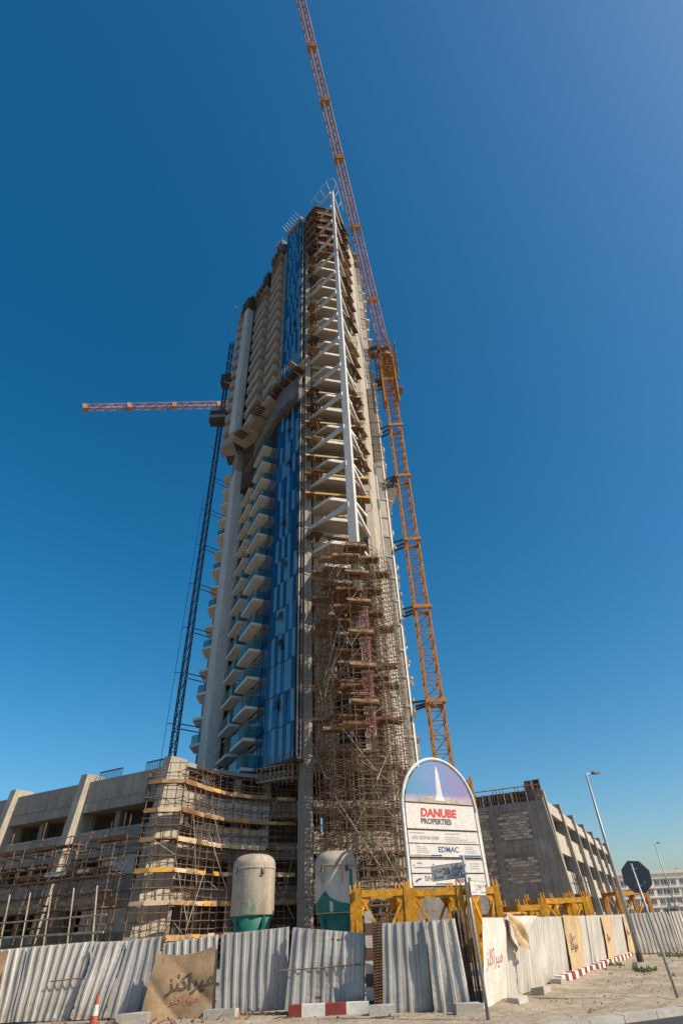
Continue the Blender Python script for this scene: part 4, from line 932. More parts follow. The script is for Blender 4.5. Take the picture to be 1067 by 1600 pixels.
for z, wd, hx in ((77.3, 2.9, -21.9), (88.0, 2.0, -21.3)):
    c_ = MB().box((hx, 67.3, z), (wd, 1.4, 2.6)).build('cage', 'cage_brown', ho)
    MB().box((hx, 67.3, z + 1.45), (wd + 0.1, 1.5, 0.25)).build('cage_roof', 'timber_dark', c_)
    if wd > 2.5: MB().box((hx, 66.58, z + 0.1), (wd - 0.1, 0.03, 0.7)).build('cage_sign', 'concrete', c_)
    b = MB()
    for k in range(8): b.tube((hx - wd / 2 + wd * k / 7, 66.57, z - 1.3), (hx - wd / 2 + wd * k / 7, 66.57, z + 1.3), 0.03, 4)
    b.build('cage_bars', 'timber_dark', c_)

# ================================================================== SITE FENCE
def sheet(name, TL, TR, BR, BL, m, parent, fn, nu, nv, th=0.006, smooth=False):
    """bilinear sheet with an out-of-plane offset fn(u, v) in metres, with thickness"""
    TL, TR, BR, BL = map(Vector, (TL, TR, BR, BL)); nrm = (TR - TL).cross(TL - BL).normalized()
    us = nu if isinstance(nu, list) else [i / nu for i in range(nu + 1)]; nuu = len(us) - 1
    vs = []
    for sgn in (1, 0):
        for j in range(nv + 1):
            v = j / nv
            for u in us:
                p = (TL * (1 - u) + TR * u) * (1 - v) + (BL * (1 - u) + BR * u) * v
                vs.append(p + nrm * (fn(u, v) - (0 if sgn else th)))
    W_ = nuu + 1; K = W_ * (nv + 1); fs = []
    for j in range(nv):
        for i in range(nuu):
            a = j * W_ + i; fs.append((a, a + W_, a + W_ + 1, a + 1)); a += K; fs.append((a, a + 1, a + W_ + 1, a + W_))
    for i in range(nuu):
        fs.append((i, i + 1, K + i + 1, K + i)); a = nv * W_ + i; fs.append((a, K + a, K + a + 1, a + 1))
    for j in range(nv):
        a = j * W_; fs.append((a, K + a, K + a + W_, a + W_)); a += nuu; fs.append((a, a + W_, K + a + W_, K + a))
    o = MB().add(vs, fs).build(name, m, parent, smooth=smooth)
    return o
def corrug(width, pitch=0.27):
    n = max(2, int(round(width / pitch))); us, hs = [], {}
    for k in range(n):
        for f, h in ((0.0, 0), (0.55, 0), (0.63, 1), (0.85, 1), (0.93, 0)):
            u = (k + f) / n; us.append(u); hs[round(u, 6)] = h
    us.append(1.0); hs[1.0] = 0
    return us, hs
fgroup = 'corrugated site fence panels'
def fence_panel(label, TL, TR, BR, BL, seed, m='fence_metal', dent=0.02, rib=0.05, grp=fgroup):
    TL, TR, BR, BL = map(Vector, (TL, TR, BR, BL)); root = thing('fence_panel', label, 'fence panel', ((BL + BR) / 2)[:], grp)
    us, hs = corrug((TR - TL).length); rr = random.Random(seed); A = [(rr.uniform(1, 5), rr.uniform(1, 5), rr.uniform(0, 6), rr.uniform(0.3, 1)) for _ in range(4)]
    def fn(u, v): return hs[round(u, 6)] * rib * (0.9 + 0.2 * math.sin(7 * v + seed)) + dent * sum(w_ * math.sin(a * u * 2 + b_ * v * 2 + c) for a, b_, c, w_ in A)
    sheet('sheet', TL, TR, BR, BL, m, root, fn, us, 12)
    nrm = (TR - TL).cross(TL - BL).normalized()
    for f in (0.12, 0.85):
        a = TL + (BL - TL) * f - nrm * 0.07; c = TR + (BR - TR) * f - nrm * 0.07; MB().beam(a, c, 0.05, 0.06).build('rail', 'rust', root)
    for u in (0.03,):
        a = TL * (1 - u) + TR * u - nrm * 0.14; c = BL * (1 - u) + BR * u - nrm * 0.14; MB().tube(a + Vector((0, 0, 0.02)), Vector((c.x, c.y, 0)), 0.035, 6).build('post', 'rust', root)
    return root
FM = ['fence_metal', 'fence_metal', 'fence_metal', 'fence_grey', 'fence_metal', 'fence_grey', 'fence_grey', 'fence_grey', 'fence_metal']
FP = [('leftmost corrugated fence panel half hidden by a torn tan sheet', (-12.6, 22.45, 1.84), (-11.0, 22.45, 1.91), (-10.9, 22.35, 0.11), (-12.4, 22.35, 0.1)),
      ('wide dented corrugated fence panel right of the torn tan sheet', (-10.95, 22.4, 1.91), (-8.79, 22.4, 1.98), (-9.09, 22.3, 0.09), (-10.87, 22.3, 0.12)),
      ('narrow slanting corrugated fence panel behind the traffic cone', (-8.69, 22.2, 1.96), (-7.6, 22.2, 1.95), (-8.0, 22.1, 0.11), (-8.94, 22.1, 0.12)),
      ('corrugated fence panel just left of the lettered tan banner', (-7.55, 22.1, 1.98), (-6.5, 22.1, 2.02), (-6.49, 22.0, 0.12), (-7.88, 22.0, 0.14)),
      ('corrugated fence panel mostly covered by the lettered tan banner', (-6.43, 22.1, 1.84), (-4.66, 22.1, 2.0), (-4.56, 22.0, 0.1), (-6.22, 22.0, 0.11)),
      ('upright corrugated fence panel below the plain tan silo', (-4.53, 21.9, 2.0), (-2.33, 21.9, 2.11), (-2.36, 21.8, 0.14), (-4.41, 21.8, 0.11)),
      ('skewed corrugated fence panel below the green and white silo', (-2.18, 21.5, 2.09), (0.10, 21.4, 1.86), (-0.03, 21.3, 0.1), (-2.38, 21.4, 0.14)),
      ('corrugated fence panel right of the dark gap, below the yellow frames', (0.63, 20.7, 2.07), (1.94, 20.65, 2.1), (1.92, 20.55, 0.06), (0.48, 20.6, 0.06)),
      ('buckled corrugated fence panel next to the street-name sign post', (1.93, 20.4, 2.07), (2.80, 20.3, 2.11), (2.92, 20.15, 0.06), (1.90, 20.3, 0.05))]
for i, (lab, a, b_, c, d) in enumerate(FP): 
    fp = fence_panel(lab, a, b_, c, d, 100 + i, FM[i], dent=0.035 if i in (2, 6, 8) else 0.018)
    if i in (1, 6):
        z = 1.05 if i == 1 else 1.08; xa, xb = (-9.9, -8.75) if i == 1 else (-2.6, 0.25)
        MB().tube((xa, a[1] - 0.17, z - 0.02), (xb, a[1] - 0.17, z + 0.04), 0.018, 6).build('tie_rod', 'rust', fp)
# top rail with a hanging line on the skewed panel
F0 = V2(3.36, 20.36); FD = V2(0.507, 0.862); FN = V2(0.862, -0.507)
fr = lambda t, o=0.0: F0 + FD * t + FN * o
RP = [(1.49, 2.82, 'narrow cream fence panel just right of the white cloth sheet', 'fence_cream'), (2.90, 4.6, 'cream fence panel with a dark gap at its left foot', 'fence_cream'),
      (4.64, 7.12, 'wide cream fence panel above the first loose concrete block', 'fence_cream'), (7.18, 9.45, 'cream fence panel left of the sand-coloured cloth sheet', 'fence_cream'),
      (9.5, 11.85, 'cream fence panel behind the sand-coloured cloth sheet', 'fence_cream'), (11.9, 14.45, 'cream fence panel right of the sand-coloured cloth sheet', 'fence_cream'),
      (14.5, 17.15, 'cream fence panel left of the small scribbled cloth', 'fence_cream'), (17.2, 19.95, 'cream fence panel behind the small scribbled cloth', 'fence_cream'),
      (20.0, 22.6, 'second last cream fence panel before the tall lamp post', 'fence_cream'), (22.65, 25.2, 'last cream fence panel by the tall lamp post', 'fence_cream')]
LEAN = 0.26
for i, (t0, t1, lab, m) in enumerate(RP):
    a, c = fr(t0), fr(t1); at, ct = fr(t0 + 0.02, LEAN), fr(t1 + 0.02, LEAN)
    zt = 2.08 - 0.006 * i
    fence_panel(lab, (*at, zt), (*ct, zt - 0.01), (*c, 0.12), (*a, 0.12), 200 + i, m, dent=0.008, rib=0.022, grp='cream fence panels along the verge')
a, c = V2(16.1, 42.4), V2(19.3, 42.9)
fence_panel('dark grey shaded corrugated panel at the far end of the fence', (*a, 2.05), (*c, 2.05), (*c, 0.1), (*a, 0.1), 301, 'fence_metal')
fence_panel('far pale corrugated panel cut off by the right edge of the picture', (19.4, 42.9, 2.05), (23.5, 44.2, 2.05), (23.5, 44.2, 0.1), (19.4, 42.9, 0.1), 302, 'fence_cream')
# cloth sheets and banners
def cloth(label, TL, TR, BR, BL, m, seed, amp=0.05, nu=26, nv=26, grp='cloth sheets hung on the fence', sag=0.0, crease=0.5, cat='cloth sheet', name='cloth_sheet'):
    TL, TR, BR, BL = map(Vector, (TL, TR, BR, BL)); root = thing(name, label, cat, ((BL + BR) / 2)[:], grp)
    rr = random.Random(seed); A = [(rr.uniform(2, 9), rr.uniform(-7, 7), rr.uniform(0, 6), rr.uniform(0.3, 1)) for _ in range(6)]
    def fn(u, v): return amp + amp * sum(w_ * math.sin(a * u + b_ * v + c) for a, b_, c, w_ in A) * 0.5 * min(1, 3 * v + 0.2) + min(1, 2.2 * v + 0.05) * amp * crease * (abs(math.sin(5.2 * (u - 0.9 * v) + seed)) ** 0.5 - 0.5 + 0.6 * abs(math.sin(8 * (u * 0.7 + v) + seed)) ** 0.6)
    nrm = (TR - TL).cross(TL - BL).normalized()
    def pos(u, v, h):
        p = (TL * (1 - u) + TR * u) * (1 - v) + (BL * (1 - u) + BR * u) * v
        return p + nrm * (fn(u, v) + h) - Vector((0, 0, sag * 4 * u * (1 - u) * (1 - v)))
    vs = []; fs = []
    for th in (0.004, 0.0):
        for j in range(nv + 1):
            for i in range(nu + 1): vs.append(pos(i / nu, j / nv, th))
    W_ = nu + 1; K = W_ * (nv + 1)
    for j in range(nv):
        for i in range(nu):
            q_ = j * W_ + i; fs.append((q_, q_ + W_, q_ + W_ + 1, q_ + 1)); q_ += K; fs.append((q_, q_ + 1, q_ + W_ + 1, q_ + W_))
    MB().add(vs, fs).build('fabric', m, root, smooth=True)
    return root, pos, (TR - TL).length, (TL - BL).length
ar = lambda s: s[::-1]
MIR = ar('\uFEE3\uFEF4\uFEAE\uFE8D\uFEDB\uFEE0\uFEB0')
def cloth_text(c, s, size, u0, v0, name, m, sx=1.0, rot=0.0, bold=0.0):
    root, pos, W_, H_ = c
    def warp(a, b_, h): return pos(u0 + (a * math.cos(rot) - b_ * math.sin(rot)) / W_, v0 - (b_ * math.cos(rot) + a * math.sin(rot)) / H_, 0.012 + h)
    return text(s, size, name, m, root, (0, 0, 0), (1, 0, 0), (0, 0, 1), 0.002, sx=sx, warp=warp, bold=bold)
c = cloth('brown tan lettered banner draped over the front fence', (-6.45, 21.72, 1.62), (-4.62, 21.72, 1.74), (-4.55, 21.6, 0.06), (-6.66, 21.55, 0.0), 'cloth_tan', 5, 0.05, sag=0.14, crease=1.5, grp=None, cat='banner', name='banner')
cloth_text(c, MIR, 0.55, 0.30, 0.56, 'lettering', 'letter_brown', 0.92, 0.0, 0.014)
cloth_text(c, MIR, 0.26, 0.36, 0.76, 'lettering', 'letter_pink', 1.2)
cloth('torn tan sheet hanging at the left end of the front fence', (-13.0, 22.2, 1.85), (-11.45, 22.2, 1.84), (-11.55, 22.15, 0.35), (-12.8, 22.15, 0.25), 'cloth_tan', 8, 0.05)
c = cloth('white cloth sheet with faded pink script at the fence corner', (*fr(-0.15, LEAN + 0.05), 2.1), (*fr(1.95, LEAN + 0.05), 2.08), (*fr(1.55, 0.06), 0.2), (*fr(-0.5, 0.06), 0.12), 'cloth_white', 11, 0.025)
cloth_text(c, MIR, 0.55, 0.12, 0.56, 'lettering', 'letter_faded', 1.0)
cloth('white cloth corner folded over the top of the fence', (*fr(2.0, LEAN + 0.06), 2.12), (*fr(5.6, LEAN + 0.06), 2.1), (*fr(3.0, 0.2), 1.25), (*fr(2.3, 0.24), 1.5), 'cloth_white', 12, 0.03, 20, 12)
cloth('orange-brown flap of cloth curling off the fence corner', (*fr(1.75, LEAN + 0.12), 2.2), (*fr(2.2, LEAN + 0.16), 2.12), (*fr(3.3, 0.45), 1.2), (*fr(2.2, 0.5), 1.35), 'cloth_sand', 13, 0.10, 18, 18)
c = cloth('sand-coloured cloth with red and black script in mid fence', (*fr(9.3, LEAN + 0.05), 2.1), (*fr(12.0, LEAN + 0.05), 2.04), (*fr(11.7, 0.06), 0.22), (*fr(9.55, 0.06), 0.15), 'cloth_sand', 14, 0.035)
cloth_text(c, MIR, 0.50, 0.2, 0.60, 'lettering', 'letter_brown', 1.0, 0, 0.006); cloth_text(c, MIR, 0.3, 0.25, 0.42, 'lettering', 'letter_pink', 1.2)
c = cloth('small sand-coloured cloth with black script on the fence', (*fr(16.9, LEAN + 0.05), 2.0), (*fr(19.6, LEAN + 0.05), 1.98), (*fr(19.1, 0.06), 0.3), (*fr(17.3, 0.06), 0.25), 'cloth_sand', 15, 0.03)
cloth_text(c, MIR, 0.42, 0.2, 0.58, 'lettering', 'letter_brown', 1.0, 0, 0.005)
c = cloth('last sand-coloured cloth on the fence beside the tall lamp post', (*fr(23.2, LEAN + 0.05), 1.98), (*fr(25.2, LEAN + 0.05), 1.96), (*fr(25.0, 0.06), 0.2), (*fr(23.4, 0.06), 0.2), 'cloth_sand', 16, 0.03)
cloth_text(c, MIR, 0.35, 0.2, 0.5, 'lettering', 'letter_brown')
# painted post, mesh roll and tube bundle in the gap
pp = thing('marker_post', 'red and white painted post standing in the fence gap', 'post', (0.14, 21.2, 0))
for k in range(8):
    z0 = k * 0.3; MB().box((0.14 + 0.018 * z0 * 2, 21.2, z0 + 0.15), (0.22, 0.14, 0.298), 0.1).build('band', 'kerb_stone' if k % 2 else 'red_old', pp)
me_ = thing('mesh_roll', 'rusty brown mesh screen in the dark fence gap', 'mesh screen', (0.4, 21.5, 0))
b = MB()
for k in range(14): x = 0.18 + k * 0.04; b.tube((x, 21.62, 0.05), (x + 0.14, 21.62, 2.15), 0.008, 4)
for k in range(30): z = 0.08 + k * 0.07; b.tube((0.17 + z * 0.065, 21.61, z), (0.72 + z * 0.065, 21.61, z + 0.05), 0.008, 4)
b.build('mesh_wires', 'rust', me_, stuff=True)
MB().prism([(0.16, 21.66), (0.75, 21.66), (0.75, 21.69), (0.16, 21.69)], 0.0, 2.1, [(0.3, 21.66), (0.88, 21.66), (0.88, 21.69), (0.3, 21.69)]).build('backing', 'cage_brown', me_)
tb = thing('tube_bundle', 'bundle of upright rusty tubes at the fence corner', 'tubes', (3.05, 20.6, 0)); rr = random.Random(2)
for k in range(9): MB().tube((2.88 + k * 0.05, 20.5 + rr.uniform(0, .3), 0), (2.82 + k * 0.06, 20.5 + rr.uniform(0, .3), 2.15 + rr.uniform(-.1, .35)), 0.028, 6).build('tube', 'rust', tb)
MB().box((2.93, 20.75, 1.35), (0.28, 0.1, 1.9), 0.2).build('mesh_pad', 'timber_dark', tb)
# concrete blocks and painted kerb stones at the foot of the fence
blk = 0
BLK = [((-6.8, 21.35), 0.1, 0.9, 'concrete block at the left foot of the lettered banner'), ((-4.25, 21.4), -0.1, 0.95, 'concrete block right of the lettered banner'), 
       ((0.45, 20.35), 0.05, 0.7, 'concrete block at the foot of the painted post'), ((2.75, 19.75), 0.1, 0.75, 'concrete block beside the street-name sign post'),
       (fr(1.1, 0.55), 1.0, 0.75, 'concrete block below the white cloth sheet'), (fr(3.9, 0.45), 1.05, 0.9, 'larger concrete block at the foot of the right fence'), (fr(6.6, 0.3), 1.04, 0.8, 'concrete block just before the red and white stones')]
for (p, a, L_, lab) in BLK:
    rr = random.Random(int(L_ * 100) + blk); blk += 1
    b = MB().box((p[0], p[1], 0.13), (L_, 0.38, 0.30), a); 
    for i in range(4, 8): b.v[i] = b.v[i] + Vector((rr.uniform(-.04, .04), rr.uniform(-.04, .04), rr.uniform(-.05, .02)))
    tag(b.build('concrete_block', 'kerb_stone', origin=(p[0], p[1], 0)), lab, 'block', 'loose concrete blocks along the fence')
ordn = ['first', 'second', 'third', 'fourth', 'fifth', 'sixth', 'seventh', 'eighth', 'ninth', 'tenth', 'eleventh', 'twelfth']
ang = math.atan2(FD.y, FD.x)
for k in range(10):
    p = fr(8.0 + k * 1.62, 0.16)
    t = thing('painted_kerb_stone', f'{ordn[k]} red and white kerb stone along the right fence, counted from the corner', 'kerb stone', (p.x, p.y, 0), 'red and white kerb stones')
    for j, m in ((-1, 'white_paint'), (0, 'red_paint'), (1, 'white_paint')):
        q_ = p + FD * (j * 0.5 + 0.02)
        if k % 2: m = 'red_paint' if m == 'white_paint' else 'white_paint'
        MB().box((q_.x, q_.y, 0.15 + 0.01 * (k % 3)), (0.495, 0.26, 0.3), ang).build('painted_section', m, t)
t = thing('painted_kerb_stone', 'long red and white kerb stone lying in front of the skewed panel', 'kerb stone', (-1.15, 20.75, 0), 'red and white kerb stones')
for j, (x0, x1, m) in enumerate(((-2.2, -1.82, 'red_paint'), (-1.818, -1.15, 'white_paint'), (-1.148, -0.55, 'red_paint'), (-0.548, 0.1, 'white_paint'))):
    MB().box(((x0 + x1) / 2, 20.85, 0.15), (x1 - x0, 0.28, 0.34)).build('painted_section', m, t)
cn = thing('traffic_cone', 'faded red and white traffic cone in front of the fence', 'traffic cone', (-7.95, 21.3, 0))
MB().box((-7.95, 21.3, 0.02), (0.30, 0.30, 0.04)).build('base', 'cone_red', cn)
for r0, r1, z0, z1, m in ((0.12, 0.09, 0.04, 0.26, 'cone_red'), (0.09, 0.06, 0.26, 0.50, 'white_paint'), (0.06, 0.03, 0.50, 0.72, 'cone_red')):
    MB().lathe((-7.95, 21.3, 0), [(r0, z0), (r1, z1 - 0.001)], 20).build('cone_band', m, cn, smooth=False)
# debris and stones
rr = random.Random(77)
b = MB()
for _ in range(1100):
    if rr.random() < 0.7: t = rr.uniform(-1, 24); p = fr(t, rr.uniform(0.3, 7))
    else: p = V2(rr.uniform(-9, 3), rr.uniform(18.5, 21.4))
    s_ = rr.uniform(0.01, 0.045) * (2.2 if rr.random() < 0.05 else 1); a = rr.uniform(0, 3)
    P_ = [(p.x + s_ * math.cos(a + k * 1.26) * rr.uniform(.7, 1.2), p.y + s_ * math.sin(a + k * 1.26) * rr.uniform(.7, 1.2)) for k in range(5)]
    b.prism(P_, 0.03, 0.06 + s_ * 0.8, [(p.x + (x - p.x) * 0.5, p.y + (y - p.y) * 0.5) for x, y in P_])
o = tag(b.build('gravel', 'pebble'), 'scattered stones on the sandy verge', 'stones'); o['kind'] = 'stuff'
b = MB()
for _ in range(70):
    p = V2(rr.uniform(-10, 3), rr.uniform(20.3, 20.6) + (1.0 if rr.random() < 0.6 else 0.2)); a = rr.uniform(0, 3); l_ = rr.uniform(0.15, 0.5)
    b.beam((p.x, p.y, 0.05), (p.x + l_ * math.cos(a), p.y + l_ * math.sin(a), 0.05 + rr.uniform(0, .18)), 0.05, 0.02)
o = tag(b.build('rubble', 'ply_brown'), 'heap of wood scraps at the foot of the front fence', 'debris'); o['kind'] = 'stuff'
wi = [('low green weed clump at the foot of the tall lamp post', (12.0, 30.3), 0.5, 70), ('green weed clump by the far dark fence panel', (17.6, 39.8), 0.9, 110), ('small weed tuft near the last kerb stones', (12.0, 33.8), 0.4, 50), ('broad weed clump at the right edge of the verge', (20.2, 41.2), 1.1, 120)]
for lab, (x, y), rad, nb in wi:
    t = thing('weed', lab, 'weed', (x, y, 0), 'weeds on the verge'); b = MB()
    for _ in range(nb):
        a = rr.uniform(0, 6.28); q_ = rad * math.sqrt(rr.random()); px_, py_ = x + q_ * math.cos(a), y + q_ * math.sin(a); h = rr.uniform(0.08, 0.3); dx, dy = rr.uniform(-.12, .12), rr.uniform(-.12, .12); w_ = 0.025
        b.add([(px_ - w_, py_, 0.02), (px_ + w_, py_, 0.02), (px_ + w_ + dx * .5, py_ + dy * .5, h * .6), (px_ + dx, py_ + dy, h), (px_ - w_ + dx * .5, py_ + dy * .5 + .01, h * .6)], [(0, 1, 2, 3, 4)])
    b.build('leaves', 'cloth_sand' if 'dry' in lab else 'weed', t, stuff=True)

# ================================================================== SILOS
def silo(label, cx, cy, r_, z0, z1, m, patches):
    t = thing('silo', label, 'silo', (cx, cy, 0), 'mortar silos behind the fence')
    prof = [(r_ * 0.985, z0 - 0.04), (r_, z0), (r_, z1 - 0.32)] + [(r_ * math.cos(a) ** 0.55, z1 - 0.32 + 0.5 * math.sin(a)) for a in (0.15, 0.4, 0.7, 1.0, 1.25, 1.45, 1.54)]
    body = MB().lathe((cx, cy, 0), prof, 48).build('tank', m, t, smooth=True)
    MB().lathe((cx, cy, 0), [(r_ * 0.2, z0 - 1.75), (r_ * 0.28, z0 - 1.7), (r_ * 0.93, z0 - 0.05), (r_ * 0.9, z0 - 0.042)], 40).build('hopper_cone', 'silo_green', t, smooth=True)
    MB().lathe((cx, cy, 0), [(r_ + 0.02, z1 - 0.52), (r_ + 0.03, z1 - 0.50), (r_ + 0.03, z1 - 0.46), (r_ + 0.02, z1 - 0.44)], 48).build('rim', m, body)
    for k in range(4):
        a = 0.78 + k * 1.5708; x, y = cx + (r_ - 0.1) * math.cos(a), cy + (r_ - 0.1) * math.sin(a)
        MB().beam((x, y, 0), (x, y, z0), 0.14, 0.14).build('leg', 'silo_green', t)
    for a in (-2.2, -1.0):
        x, y = cx + (r_ + 0.06) * math.cos(a), cy + (r_ + 0.06) * math.sin(a); q_ = MB()
        q_.box((x, y, z1 - 0.72), (0.2, 0.14, 0.06), a); q_.box((x, y, z1 - 0.60), (0.05, 0.14, 0.2), a); q_.build('lifting_lug', 'rust', t)
    for nm, pts, m2 in patches:                     # painted areas: (angle, z) outlines wrapped on the tank
        b = MB(); n = 14
        for (a0, zl0, zh0), (a1, zl1, zh1) in zip(pts, pts[1:]):
            for i in range(n):
                f0, f1 = i / n, (i + 1) / n; vs = []
                for f, top in ((f0, 0), (f1, 0), (f1, 1), (f0, 1)):
                    a = a0 + (a1 - a0) * f; z = (zl0 + (zl1 - zl0) * f) if not top else (zh0 + (zh1 - zh0) * f)
                    vs.append((cx + (r_ + 0.005) * math.cos(a), cy + (r_ + 0.005) * math.sin(a), z))
                b.add(vs, [(0, 1, 2, 3)])
        b.build(nm, m2, body, smooth=True)
    return t
D2 = math.radians
silo('plain tan silo with a pale green painted peak', -5.53, 34.0, 1.10, 2.72, 5.15, 'silo_cream', [('painted_peak', [(D2(-118), 2.74, 2.78), (D2(-88), 2.74, 3.55), (D2(-68), 2.74, 2.78)], 'silo_fade')])
silo('white silo with green waves and pink stripe', -1.19, 33.0, 1.05, 2.62, 5.02, 'silo_cream',
     [('white_area', [(D2(-178), 2.64, 3.6), (D2(-150), 2.64, 4.2), (D2(-125), 2.64, 3.7), (D2(-100), 2.64, 4.35), (D2(-2), 2.64, 4.35)], 'silo_white')])
sl2 = [o for o in bpy.data.objects if o.name.startswith('silo') and 'waves' in o.get('label', '')][0]
def patch(parent, cx, cy, r_, pts, m2, nm):
    b = MB()
    for (a0, l0, h0), (a1, l1, h1) in zip(pts, pts[1:]):
        for i in range(10):
            f0, f1 = i / 10, (i + 1) / 10; vs = []
            for f, top in ((f0, 0), (f1, 0), (f1, 1), (f0, 1)):
                a = D2(a0 + (a1 - a0) * f); z = l0 + (l1 - l0) * f if not top else h0 + (h1 - h0) * f
                vs.append((cx + r_ * math.cos(a), cy + r_ * math.sin(a), z))
            b.add(vs, [(0, 1, 2, 3)])
    b.build(nm, m2, parent, smooth=True)
patch(sl2, -1.19, 33, 1.059, [(-178, 2.63, 2.85), (-140, 2.63, 3.2), (-118, 2.63, 3.5), (-105, 2.63, 3.22), (-80, 2.63, 3.02), (-45, 2.63, 2.92), (-2, 2.63, 2.98)], 'silo_green', 'green_wave')
patch(sl2, -1.19, 33, 1.062, [(-106, 2.66, 3.1), (-97, 2.66, 3.0)], 'silo_white', 'white_wedge')
patch(sl2, -1.19, 33, 1.059, [(-75, 3.75, 4.35), (-66, 3.75, 4.35)], 'silo_pink', 'pink_stripe')
patch(sl2, -1.19, 33, 1.059, [(-48, 3.5, 4.35), (-36, 3.5, 4.35)], 'silo_green', 'green_stripe')

# ================================================================== YELLOW CRANE FRAMES BEHIND THE FENCE
def yframe(label, cx, cy, rz, w_, dep, z0, z1, m='frame_yellow'):
    t = thing('crane_collar', label, 'crane frame', (cx, cy, 0), 'yellow crane frames behind the fence')
    ca, sa = math.cos(rz), math.sin(rz); W_ = lambda x, y, z: (cx + x * ca - y * sa, cy + x * sa + y * ca, z)
    for x in (-w_ / 2, w_ / 2):
        for y in (-dep / 2, dep / 2):
            lg = MB(); lg.beam(W_(x, y, z0), W_(x, y, z1 - 0.05), 0.26, 0.20, 0.24, 0.24); lgo = lg.build('leg', m, t)
            for k in (-1, 1):
                l2 = MB(); l2.beam(W_(x + k * 0.08, y, z1 - 0.052), W_(x + k * 0.08, y, z1 + 0.16), 0.05, 0.2, 0.05, 0.10); l2.build('pin_lug', m, lgo)
    for y in (-dep / 2, dep / 2):
        MB().beam(W_(-w_ / 2 + 0.13, y, z1 - 0.22), W_(w_ / 2 - 0.13, y, z1 - 0.22), 0.16, 0.22).build('top_beam', m, t)
        for s_ in (-1, 1):
            MB().beam(W_(s_ * (w_ / 2 - 0.1), y, z1 - 0.3), W_(s_ * 0.12, y, z1 - 1.5), 0.09, 0.09).build('diagonal', m, t)
            b = MB(); b.add([W_(s_ * (w_ / 2 - 0.12), y - 0.03, z1 - 0.34), W_(s_ * (w_ / 2 - 0.5), y - 0.03, z1 - 0.34), W_(s_ * (w_ / 2 - 0.12), y - 0.03, z1 - 0.85), W_(s_ * (w_ / 2 - 0.12), y + 0.03, z1 - 0.34), W_(s_ * (w_ / 2 - 0.5), y + 0.03, z1 - 0.34), W_(s_ * (w_ / 2 - 0.12), y + 0.03, z1 - 0.85)], [(0, 1, 2), (5, 4, 3), (0, 3, 4, 1), (1, 4, 5, 2), (2, 5, 3, 0)]); b.build('gusset', m, t)
    for x in (-w_ / 2, w_ / 2):
        MB().beam(W_(x, -dep / 2 + 0.1, z1 - 0.22), W_(x, dep / 2 - 0.1, z1 - 0.22), 0.16, 0.22).build('side_beam', m, t)
        MB().beam(W_(x, -dep / 2 + 0.1, z1 - 0.4), W_(x, dep / 2 - 0.1, z0 + 0.8), 0.08, 0.08).build('diagonal', m, t)
    MB().beam(W_(-w_ / 2, -dep / 2, z0 + 0.5), W_(w_ / 2, -dep / 2, z0 + 0.5), 0.12, 0.14).build('lower_beam', m, t)
yframe('leftmost yellow steel frame standing beside the green and white silo', 0.75, 26.4, 0.12, 1.9, 1.9, 0.8, 3.25)
yframe('yellow steel frame in front of the foot of the signboard', 2.95, 27.2, 0.05, 1.9, 1.9, 0.8, 3.22)
yframe('yellow steel frame behind the street-name signs', 4.6, 27.2, 0.3, 1.2, 1.8, 0.8, 3.2)
yframe('small bright yellow frame above the middle of the right fence', 8.25, 34.4, 0.3, 1.3, 1.4, 0.5, 2.68)
yframe('wide yellow frame in front of the dark block-infill wall', 10.6, 36.5, 0.25, 2.4, 1.7, 0.5, 2.95)
yframe('yellow frame left of the tall lamp post', 12.1, 38.7, 0.5, 1.3, 1.5, 0.5, 3.0)
yframe('rusty orange frame beyond the stop sign pole', 20.2, 51.0, 0.3, 2.6, 1.6, 0.5, 3.5, 'crane_yellow')
lf = thing('crane_section', 'low rusty lattice section lying behind the right fence', 'crane section', (6.3, 32.5, 0)); legs = []; lac = MB()
lattice(legs, lac, (5.9, 32.0, 1.7), (8.0, 34.3, 1.7), 1.1, 1.1, 1.1, 1.1, 0.7, 0.07, 0.05)
for a, c, r_ in legs: MB().tube(a, c, r_, 6).build('chord', 'crane_yellow', lf)
lac.build('lacing', 'crane_lacing', lf)
up = thing('crane_section', 'yellow crane mast top standing between signboard and concrete block wall', 'crane section', (10.2, 54.0, 0)); legs = []; lac = MB()
lattice(legs, lac, (9.6, 54.0, 0), (9.6, 54.0, 12.4), 1.6, 1.6, 1.6, 1.6, 1.5, 0.1, 0.06)
for a, c, r_ in legs: MB().beam(a, c, 0.22, 0.22).build('chord', 'crane_yellow', up)
lac.build('lacing', 'crane_lacing', up)

# ================================================================== SIGNBOARD
sb = thing('signboard', 'tall arched project signboard with white panels and a sky picture', 'signboard', (4.3, 31.2, 0))
BU = Vector((0.857, 0.514, 0)); BN = Vector((0.514, -0.857, 0)); BO = Vector((2.3, 30.0, 0))
bp = lambda u, z, o=0.0: BO + BU * u + BN * o + Vector((0, 0, z))
WB = 4.7
def bpanel(u0, u1, z0, z1, o0, o1, name, m, par=None):
    b = MB(); b.add([bp(u0, z0, o0), bp(u1, z0, o0), bp(u1, z1, o0), bp(u0, z1, o0), bp(u0, z0, o1), bp(u1, z0, o1), bp(u1, z1, o1), bp(u0, z1, o1)], [(0, 1, 2, 3), (7, 6, 5, 4), (0, 4, 5, 1), (1, 5, 6, 2), (2, 6, 7, 3), (3, 7, 4, 0)][::1])
    return b.build(name, m, par or sb)
pts = [bp(0, 0), bp(0, 6.6)] + [bp(WB / 2 - WB / 2 * math.cos(a), 6.6 + 2.42 * math.sin(a)) for a in [math.pi * k / 28 for k in range(29)]] + [bp(WB, 6.6), bp(WB, 0)]
MB().sweep(pts, 0.085, 10).build('arch_frame', 'slab_white', sb, smooth=True)
